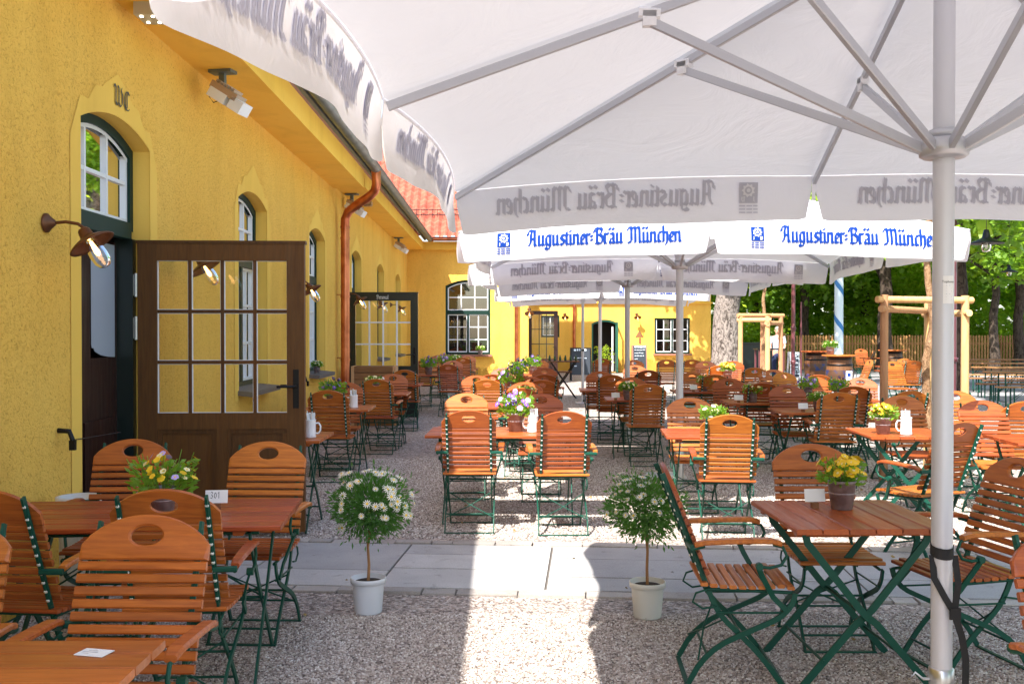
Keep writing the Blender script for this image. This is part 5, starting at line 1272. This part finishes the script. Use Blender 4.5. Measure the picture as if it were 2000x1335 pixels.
# plant by the arched doorway
r = tag(empty('door_plant', (3.85, 36.9, 0)), 'tall leafy potted plant in front of the arched doorway', 'potted plant'); g = MB(); g.lathe([(.0, 0), (.14, 0), (.18, .34), (.16, .34), (.0, .32)], 16); g.build('pot', M['zincpot'], r)
g = MB(); [leaf(g, Vector((rnd.gauss(0, .16), rnd.gauss(0, .14), rnd.uniform(.35, 1.0))), (rnd.uniform(-1, 1), rnd.uniform(-1, 1), rnd.uniform(0, 1)), rnd.uniform(.08, .16), .25) for k in range(240)]; g.build('leaves', M['leafb'], r)
# stake frames
def stakes(cx, cy, posts, rails, lb, trunk, lb2, h=1.98, rr=.045):
    r = tag(empty('tree_stake_frame', (cx, cy, 0)), lb, 'tree stakes')
    for (x, y) in posts:
        g = MB(); g.tube([(x - cx, y - cy, 0), (x - cx, y - cy, h * .5), (x - cx, y - cy, h)], [rr * 1.03, rr, rr * .96], 12); g.build('post', M['stakewood'], r)
    for (i, j, z) in rails:
        a, b_ = Vector((posts[i][0] - cx, posts[i][1] - cy, z)), Vector((posts[j][0] - cx, posts[j][1] - cy, z)); d = (b_ - a).normalized() * .09; g = MB(); g.tube([a - d, b_ + d], rr * .85, 12); g.build('rail', M['stakewood'], r)
    return r
stakes(6.9, 26.3, [(6.32, 26.0), (6.98, 25.8), (7.22, 27.2), (7.52, 26.5)], [(0, 3, 2.0), (0, 1, 1.88), (1, 3, 1.80), (1, 2, 1.76)], 'far triangular frame of peeled wooden stakes around a thin tree', None, None, 1.98, .065)
stakes(4.6, 10.9, [(4.08, 10.5), (5.06, 10.75), (5.02, 11.6)], [(0, 1, 1.93), (0, 2, 1.83), (1, 2, 1.79)], 'near frame of peeled wooden stakes around the young tree at right', None, None, 1.98, .043)

# posts
def tubepost(name, x, y, r0, h, m_, lb, cat, rings=()):
    r = tag(empty(name, (x, y, 0)), lb, cat); g = MB(); g.tube([(0, 0, 0), (0, 0, h)], r0, 14); g.build('post', M[m_], r)
    g = MB()
    for z in rings: g.lathe([(r0, z - .06), (r0 * 1.5, z - .04), (r0 * 1.3, z), (r0 * 1.6, z + .03), (r0, z + .06)], 14)
    if rings: g.build('collar', M[m_], r)
    return r
def lantern(r, h, m_='burgundy'):
    g = MB(); g.lathe([(.0, h + .40), (.06, h + .36), (.26, h + .16), (.26, h + .14), (.04, h + .15), (.0, h + .15)], 16); g.build('lamp_hood', M[m_], r); g = MB(); g.lathe([(.08, h + .15), (.10, h + .02), (.06, h - .02), (.0, h - .02)], 14); g.build('lamp_glass', M['lampglass'], r)
lantern(tubepost('street_lamp', 8.30, 28, .055, 4.2, 'burgundy', 'burgundy lamp post in front of the barrels, left of the maypole', 'lamp post', (1.66, .7)), 4.2)
tubepost('thin_burgundy_post', 10.5, 34.5, .028, 2.6, 'burgundy', 'thin burgundy post just right of the burgundy lamp post', 'post', (1.5,))
lantern(tubepost('street_lamp', 11.0, 24, .085, 4.4, 'burgundy', 'thick dark burgundy lamp post mostly hidden by the near umbrella pole', 'lamp post', (.9,)), 4.4)
# maypole
r = tag(empty('maypole', (12.4, 36.2, 0)), 'white and blue spiral striped maypole in front of the trees', 'maypole'); g = MB(); g.tube([(0, 0, 0), (0, 0, 14)], [.165, .13], 24); g.box((0, 0, .35), (.42, .42, .7), None); g.build('pole', M['polewhite'], r)
g = MB()
for k in range(9):
    rows = []
    for j in range(25):
        t = j / 24; z = 1.05 + k * 1.35 + t * 1.25; q = .168 - .0025 * z; a = -2 * pi * t * 1.0 + pi * .5
        rows.append([(q * cos(a), q * sin(a), z), (q * cos(a), q * sin(a), z + .24)])
    g.sheet(rows)
g.build('spiral_stripe', M['poleblue'], r)
# picket fence
r = tag(empty('picket_fence', (11.5, 40, 0)), 'brown wooden picket fence in front of the trees at right', 'fence'); 
for (x0_, x1_) in ((0, 4.2), (4.2, 8.4), (8.4, 12.6), (12.6, 16.8)):
    g = MB(); x = x0_ + .03
    while x < x1_:
        hh_ = 1.36 + rnd.uniform(-.015, .015); g.box((x, -.03, hh_ / 2 + .03), (.075, .022, hh_)); g.add([(x - .0375, -.041, hh_ + .03), (x + .0375, -.041, hh_ + .03), (x, -.041, hh_ + .075), (x - .0375, -.019, hh_ + .03), (x + .0375, -.019, hh_ + .03), (x, -.019, hh_ + .075)], [(0, 1, 2), (5, 4, 3), (0, 3, 5, 2), (1, 2, 5, 4)]); x += .118
    for z in (.35, 1.08): g.box(((x0_ + x1_) / 2, .01, z), (x1_ - x0_, .05, .08))
    g.build('pickets', M['fencewood'], r); g = MB(); g.box((x0_ + .02, .08, .75), (.09, .09, 1.5)); g.build('fence_post', M['fencewood'], r)
g = MB(); g.box((0, 0, .55), (2.4, .25, 1.1)); g.box((0, -.02, 1.12), (2.5, .5, .05)); tag(g.build('dark_counter', M['blackgreen']), 'low dark counter between the big tree trunk and the left stake frame', 'counter').location = (9.75, 39.2, 0)
r = tag(empty('standing_table', (8.55, 31.4, 0)), 'dark high table in front of the standing person', 'table'); g = MB(); g.box((0, 0, 1.02), (.9, .6, .04)); g.build('tabletop', M['iron'], r); 
for sx in (-1, 1):
    for sy in (-1, 1): g = MB(); g.box((sx * .38, sy * .24, .5), (.05, .05, 1.0)); g.build('leg', M['burgundy'], r)

# beer benches at right
def make_beer_table(top, w, name, cat):
    r = tag(empty(name), 'x', cat); g = MB(); n_ = 2 if w > .3 else 1
    for k in range(n_): g.bar((-1.1, (k - (n_ - 1) / 2) * w / n_, top - .014), (1.1, (k - (n_ - 1) / 2) * w / n_, top - .014), w / n_ - .006, .028, ch=.15)
    g.build('board', M['benchwood'], r)
    for sx in (-.8, .8):
        g = MB()
        for sy in (-1, 1): g.bar((sx, sy * w * .4, 0), (sx, sy * w * .32, top - .03), .03, .012, ref=(0, 1, 0)); g.tube([(sx, sy * w * .36, top * .4), (sx * .6, 0, top - .04)], .006, 5)
        g.bar((sx, -w * .38, .12), (sx, w * .38, .12), .02, .012); g.build('leg', M['greensteel'], r)
    return Proto(r)
BT = make_beer_table(.75, .5, 'beer_table', 'table'); BB = make_beer_table(.47, .25, 'beer_bench', 'bench')
nm = ['nearest', 'second', 'third', 'farthest']
for i, (x, y) in enumerate(((11.3, 20.6), (12.3, 23.2), (13.3, 26.2), (14.6, 29.6))):
    BT.put(x, y, 0, -4, nm[i] + ' long beer table at the right edge under the trees', 'beer tables under the trees')
    BB.put(x - .1, y - .62, 0, -4, 'bench on the near side of the ' + nm[i] + ' beer table at the right edge', 'beer benches under the trees')
    BB.put(x + .1, y + .62, 0, -4, 'bench on the far side of the ' + nm[i] + ' beer table at the right edge', 'beer benches under the trees')
for i, (x, y, lb) in enumerate(((8.6, 21.4, 'dark table between the two stakes at right, nearer one'), (9.6, 24.0, 'table behind the dark one between the stakes'), (12.0, 31.6, 'sunlit far table with green legs beside the maypole'))): table(TS, x, y, 0, lb)
for px, top, f, lb, dr in ((1790, 704, 'a', 'brown chair between the young tree trunk and left stake, far away', 0), (1684, 681, 'c', 'tiny orange chair in front of the fence right of the maypole', 0), (1712, 684, 'a', 'tiny orange chair seen obliquely at the fence beside the far table', 60),
                           (1745, 706, 'c', 'far chair just right of the left stake post', 10), (1705, 702, 'l', 'far side-on chair behind the front barrel', 0), (1770, 700, 'c', 'far chair beneath the dark barrel table', 0)):
    ch(px, top, f, lb, arms=False, dr=dr)

# hanging lamps on cables
def hanging(x, y, z, lb, s=1):
    r = tag(empty('hanging_lamp', (x, y, z)), lb, 'hanging lamp'); g = MB(); g.lathe([(.0, .16), (.03, .15), (.05, .06), (.10, .03), (.20, -.01), (.205, -.02), (.19, -.015), (.05, .02), (.0, .03)], 24); g.build('shade', M['iron'], r)
    g = MB(); g.lathe([(.05, .01), (.055, -.06), (.045, -.11), (.0, -.12)], 14); g.build('glass_cover', M['lampglass'], r); g = MB(); g.lathe([(.0, 0), (.018, -.02), (.02, -.06), (.0, -.08)], 10); g.build('bulb', M['housing'], r)
    g = MB(); g.tube([(0, 0, .15), (0, 0, 1.2)], .004, 5); g.build('cable', M['iron'], r); r.scale = (s, s, s)
hanging(5.95, 12.1, 2.68, 'dark enamel lamp hanging in front of the trees just right of the second umbrella'); hanging(10.3, 20, 2.80, 'small dark blue lamp hanging at the far right edge', .8)
g = MB(); g.tube([(5.02, 11.2, 4.2), (5.5, 11.7, 3.95), (5.95, 12.1, 3.88), (8, 15.5, 3.75), (10.3, 20, 3.76), (11.7, 25.2, 4.3)], .005, 5, cap=False); tag(g.build('lamp_cable', M['iron']), 'thin black cable from which the yard lamps hang', 'cable')

# ================================================================== PERSON
def skin_obj(name, verts, edges, radii, root, m_, parent, lv=2):
    me = bpy.data.meshes.new(name); me.from_pydata(verts, edges, []); o = bpy.data.objects.new(name, me); COL.objects.link(o); me.materials.append(M[m_])
    sk = o.modifiers.new('skin', 'SKIN'); sk.use_smooth_shade = True
    for i, r_ in enumerate(radii): d = me.skin_vertices[0].data[i]; d.radius = (r_, r_) if not isinstance(r_, tuple) else r_; d.use_root = (i == root)
    sb = o.modifiers.new('sub', 'SUBSURF'); sb.levels = lv; sb.render_levels = lv
    dg = bpy.context.evaluated_depsgraph_get(); dg.update(); m2 = bpy.data.meshes.new_from_object(o.evaluated_get(dg)); bpy.data.objects.remove(o)
    for p in m2.polygons: p.use_smooth = True
    q = bpy.data.objects.new(name, m2); COL.objects.link(q); q.parent = parent; return q
pr_ = tag(empty('person', (8.98, 32, 0), 160), 'person in a pale blue shirt with dark braces standing behind the left stake frame', 'person')
V = [(0, 0, .93), (0, 0, 1.08), (0, .01, 1.25), (0, .01, 1.38), (0, .0, 1.46), (0, .02, 1.52), (0, .02, 1.60), (0, .02, 1.66)]
E = [(0, 1), (1, 2), (2, 3), (3, 4), (4, 5), (5, 6), (6, 7)]; Rr = [(.15, .11), (.14, .10), (.16, .11), (.13, .09), (.055, .055), (.07, .08), (.082, .095), (.05, .06)]
for s_ in (-1, 1):
    b0i = len(V); V += [(s_ * .18, .0, 1.38), (s_ * .23, .02, 1.12), (s_ * .20, .18, .98), (s_ * .17, .26, 1.0)]; E += [(3, b0i), (b0i, b0i + 1), (b0i + 1, b0i + 2), (b0i + 2, b0i + 3)]; Rr += [.055, .042, .032, .028]
    for f_ in range(5):
        n0 = len(V); a = (f_ - 2) * .016; V += [(s_ * .17 - a, .29, 1.0), (s_ * .17 - a * 1.3, .33 - abs(f_ - 2) * .006, .985)]; E += [(b0i + 3, n0), (n0, n0 + 1)]; Rr += [.009, .007]
    b1 = len(V); V += [(s_ * .10, .0, .86), (s_ * .11, .02, .48), (s_ * .11, .0, .10), (s_ * .12, .12, .04)]; E += [(0, b1), (b1, b1 + 1), (b1 + 1, b1 + 2), (b1 + 2, b1 + 3)]; Rr += [.085, .06, .042, .035]
skin_obj('body', V, E, Rr, 0, 'skin', pr_)
V = [(0, 0, .90), (0, 0, 1.08), (0, .01, 1.25), (0, .01, 1.38), (0, 0, 1.43)]; E = [(0, 1), (1, 2), (2, 3), (3, 4)]; Rr = [(.165, .125), (.155, .115), (.175, .125), (.15, .105), (.07, .07)]
for s_ in (-1, 1): k = len(V); V += [(s_ * .19, 0, 1.38), (s_ * .235, .02, 1.16)]; E += [(3, k), (k, k + 1)]; Rr += [.068, .055]
skin_obj('shirt', V, E, Rr, 0, 'shirt', pr_)
V = [(0, 0, .94), (0, 0, .88)]; E = [(0, 1)]; Rr = [(.165, .125), (.16, .125)]
for s_ in (-1, 1): k = len(V); V += [(s_ * .10, 0, .82), (s_ * .11, .02, .48), (s_ * .11, 0, .09)]; E += [(1, k), (k, k + 1), (k + 1, k + 2)]; Rr += [.098, .073, .06]
skin_obj('trousers', V, E, Rr, 0, 'navy', pr_)
g = MB(); g.lathe([(.0, .115), (.06, .10), (.088, .05), (.092, .0), (.080, -.02)], 16, (0, .005, 1.63)); g.build('hair', M['hair'], pr_)
g = MB(); g.box((.07, -.135, 1.2), (.035, .012, .42)); g.box((-.07, -.135, 1.2), (.035, .012, .42)); g.box((0, -.14, 1.28), (.16, .03, .16)); g.build('braces', M['navy'], pr_)
g = MB(); [g.lathe([(.0, .008), (.008, .006), (.01, 0)], 8, (sx * .03, .107, 1.615), Matrix.Rotation(-pi / 2, 3, 'X')) for sx in (-1, 1)]; g.box((0, .12, 1.59), (.018, .03, .035)); g.box((0, .108, 1.555), (.045, .008, .008)); [g.box((sx * .085, .02, 1.60), (.016, .03, .05)) for sx in (-1, 1)]; g.build('face', M['skin'], pr_)

# ================================================================== TREES
def crown_mesh(name, R3, n_cl, per, leafs, seed, mt):
    q = random.Random(seed); g = MB()
    for c in range(n_cl):
        d = Vector((q.gauss(0, 1), q.gauss(0, 1), q.gauss(0, 1))).normalized() * (q.random() ** .45); cc = Vector((d.x * R3[0], d.y * R3[1], d.z * R3[2])); cr = q.uniform(.45, 1.0)
        for k in range(per):
            e_ = Vector((q.gauss(0, .5), q.gauss(0, .5), q.gauss(0, .32))) * cr; p = cc + e_; s_ = leafs * q.uniform(.6, 1.3)
            dd = Vector((q.uniform(-1, 1), q.uniform(-1, 1), q.uniform(-.9, .3))).normalized(); a = dd.cross(Vector((q.uniform(-.4, .4), q.uniform(-.4, .4), 1))).normalized()
            g.add([p, p + dd * s_ * .5 + a * s_ * .34, p + dd * s_, p + dd * s_ * .5 - a * s_ * .34], [(0, 1, 2, 3)])
    me = g.build(name, M[mt]); m_ = me.data; bpy.data.objects.remove(me); return m_
CR = [crown_mesh('crown', (3.6, 3.6, 2.6), 120, 85, .26, 1, 'leaf'), crown_mesh('crown', (3.2, 3.2, 3.0), 120, 85, .25, 2, 'leaf'), crown_mesh('crown', (3.4, 3.0, 2.4), 110, 80, .24, 3, 'leafb')]
SH = crown_mesh('foliage', (1.5, 1.0, .9), 46, 70, .17, 5, 'leafb'); SH2 = crown_mesh('foliage', (1.6, 1.1, 1.2), 50, 70, .2, 6, 'leafb')
YC = crown_mesh('crown', (1.1, 1.1, 1.1), 40, 45, .12, 8, 'leafb')
def tree(x, y, r0, h, cz, me, sc, lb, bark='bark2', lean=(0, 0), flare=1.35, name='tree', group=None, branches=True):
    r = tag(empty(name, (x, y, 0)), lb, 'tree', group); g = MB(); N = 8; lx, ly = lean
    g.tube([(lx * (k / N) ** 1.5 * h + .04 * sin(k * 1.9), ly * (k / N) * h + .04 * cos(k * 2.3), -.1 + h * k / N) for k in range(N + 1)], [r0 * (flare if k == 0 else 1.08 if k == 1 else 1) * (1 - .45 * k / N) for k in range(N + 1)], 16)
    if branches:
        q = random.Random(int(x * 7 + y)); T = Vector((lx * h, ly * h, h))
        for k in range(6):
            t = q.uniform(.55, .95); b_ = Vector((lx * t ** 1.5 * h, ly * t * h, h * t)); a = q.uniform(0, 6.28); L = q.uniform(1.2, 2.4) * sc
            g.tube([b_, b_ + Vector((cos(a) * L * .5, sin(a) * L * .5, L * .35)), b_ + Vector((cos(a) * L, sin(a) * L, L * .9))], [r0 * .4, r0 * .25, r0 * .08], 7)
    g.build('trunk', M[bark], r)
    c = bpy.data.objects.new('crown', me); COL.objects.link(c); c.parent = r; c.location = (lx * h, ly * h, cz); c.scale = (sc, sc, sc); c.rotation_euler = (0, 0, x * 2.1); return r
tree(7.75, 34, .52, 6.2, 8.4, CR[0], 1.05, 'huge old tree with pale grey mottled trunk beside the rear building', 'bark', lean=(.03, -.02), flare=1.25, name='chestnut_tree')
tree(7.06, 26.4, .065, 3.4, 4.6, YC, 1.3, 'thin young tree inside the far stake frame', 'bark3', flare=1.1, name='young_tree', branches=False)
tree(4.86, 11.2, .052, 3.6, 4.7, YC, 1.0, 'young tree with tan trunk inside the near stake frame', 'bark3', flare=1.1, name='young_tree', branches=False)
TGp = 'trees behind the fence'
for i, (x, y, r0, h, cz, k, sc, lb, ln) in enumerate((
    (11.75, 25.3, .19, 5.5, 6.6, 1, 1.0, 'dark trunked tree directly behind the near umbrella pole', (.01, 0)),
    (14.9, 38.3, .30, 6, 6.8, 0, 1.15, 'stout tree between the stakes in front of the fence', (.01, 0)),
    (13.1, 42.5, .24, 6, 6.0, 1, 1.15, 'tree with straight trunk just left of the maypole behind the fence', (-.02, 0)),
    (11.3, 44.0, .22, 6, 5.6, 2, 1.15, 'light leaved tree right of the big chestnut', (.03, 0)),
    (17.6, 35.2, .17, 6, 6.3, 1, 1.0, 'slim tree near the right edge before the fence', (.01, 0)),
    (20.6, 39.2, .22, 6, 6.3, 0, 1.1, 'tree at the right edge beyond the beer tables', (0, 0)),
    (16.6, 45.0, .22, 6, 5.4, 2, 1.3, 'sunny leaved tree behind the fence right of the maypole', (0, 0)),
    (21.0, 46.5, .22, 6, 5.6, 2, 1.4, 'pale green tree behind the fence at the right', (0, 0)),
    (14.3, 50.0, .25, 7, 6.0, 0, 1.5, 'dark tree deep behind the maypole', (0, 0)),
    (25.0, 44.0, .25, 7, 6.6, 1, 1.4, 'dark tree beyond the right edge of the fence', (0, 0)),
    (18.5, 54.0, .25, 7, 6.6, 1, 1.9, 'tall dark tree farthest back at the right', (0, 0)),
    (10.2, 52.0, .25, 7, 6.6, 0, 1.7, 'tall dark tree farthest back beside the chestnut', (0, 0)),
    (25.5, 56.0, .25, 7, 7.0, 0, 2.0, 'tall tree farthest back at the right edge', (0, 0)))):
    tree(x, y, r0, h, cz, CR[k], sc, lb, 'bark2', lean=ln, group=TGp)
for (x, y, sc) in ((12.5, -3, 1.3), (13.5, 6.5, 1.3)): tree(x, y, .25, 5.5, 5.6, CR[0], sc, 'garden tree reflected in the windows of the yellow building', 'bark2', group='trees reflected in the window panes')
qs = ['first', 'second', 'third', 'fourth', 'fifth', 'sixth', 'seventh', 'eighth', 'ninth', 'tenth']
tree(9.9, 15.2, .25, 5.5, 6.6, CR[1], 1.15, 'added tree with trunk out of view that shades the beer tables, its leaves just reaching in at the right edge', 'bark2')  # added beside the view so that its crown shades the beer tables
for i in range(10):
    r = tag(empty('shrub', (9.6 + i * 1.85, 42.2 + (i % 3) * 1.1, 1.0)), qs[i] + ' leafy shrub from the left behind the fence', 'shrub', 'shrubs behind the fence'); c = bpy.data.objects.new('foliage', SH if i % 2 else SH2); COL.objects.link(c); c.parent = r; c.rotation_euler = (0, 0, i * 1.3); c.scale = (1.1, 1.1, 1.2)
g = MB(); q = random.Random(9)
for k in range(16000):
    x = q.uniform(6, 40); z = q.random() ** .8 * 9; y = q.uniform(58, 64); p = Vector((x, y, z)); dd = Vector((q.uniform(-1, 1), q.uniform(-1, 1), q.uniform(-.9, .4))).normalized(); a = dd.cross(Vector((q.uniform(-.4, .4), q.uniform(-.4, .4), 1))).normalized(); s_ = q.uniform(.4, .75)
    g.add([p, p + dd * s_ * .5 + a * s_ * .4, p + dd * s_, p + dd * s_ * .5 - a * s_ * .4], [(0, 1, 2, 3)])
tag(g.build('distant_wood', M['leafb']), 'dense green wood filling the background behind the fence', 'wood', kind='stuff')

for P in (CH, CN, TS, TL, MU, CU, CD, CD301, BA, BT, BB, DA, WL, FL, UM, *FP.values()): P.drop()
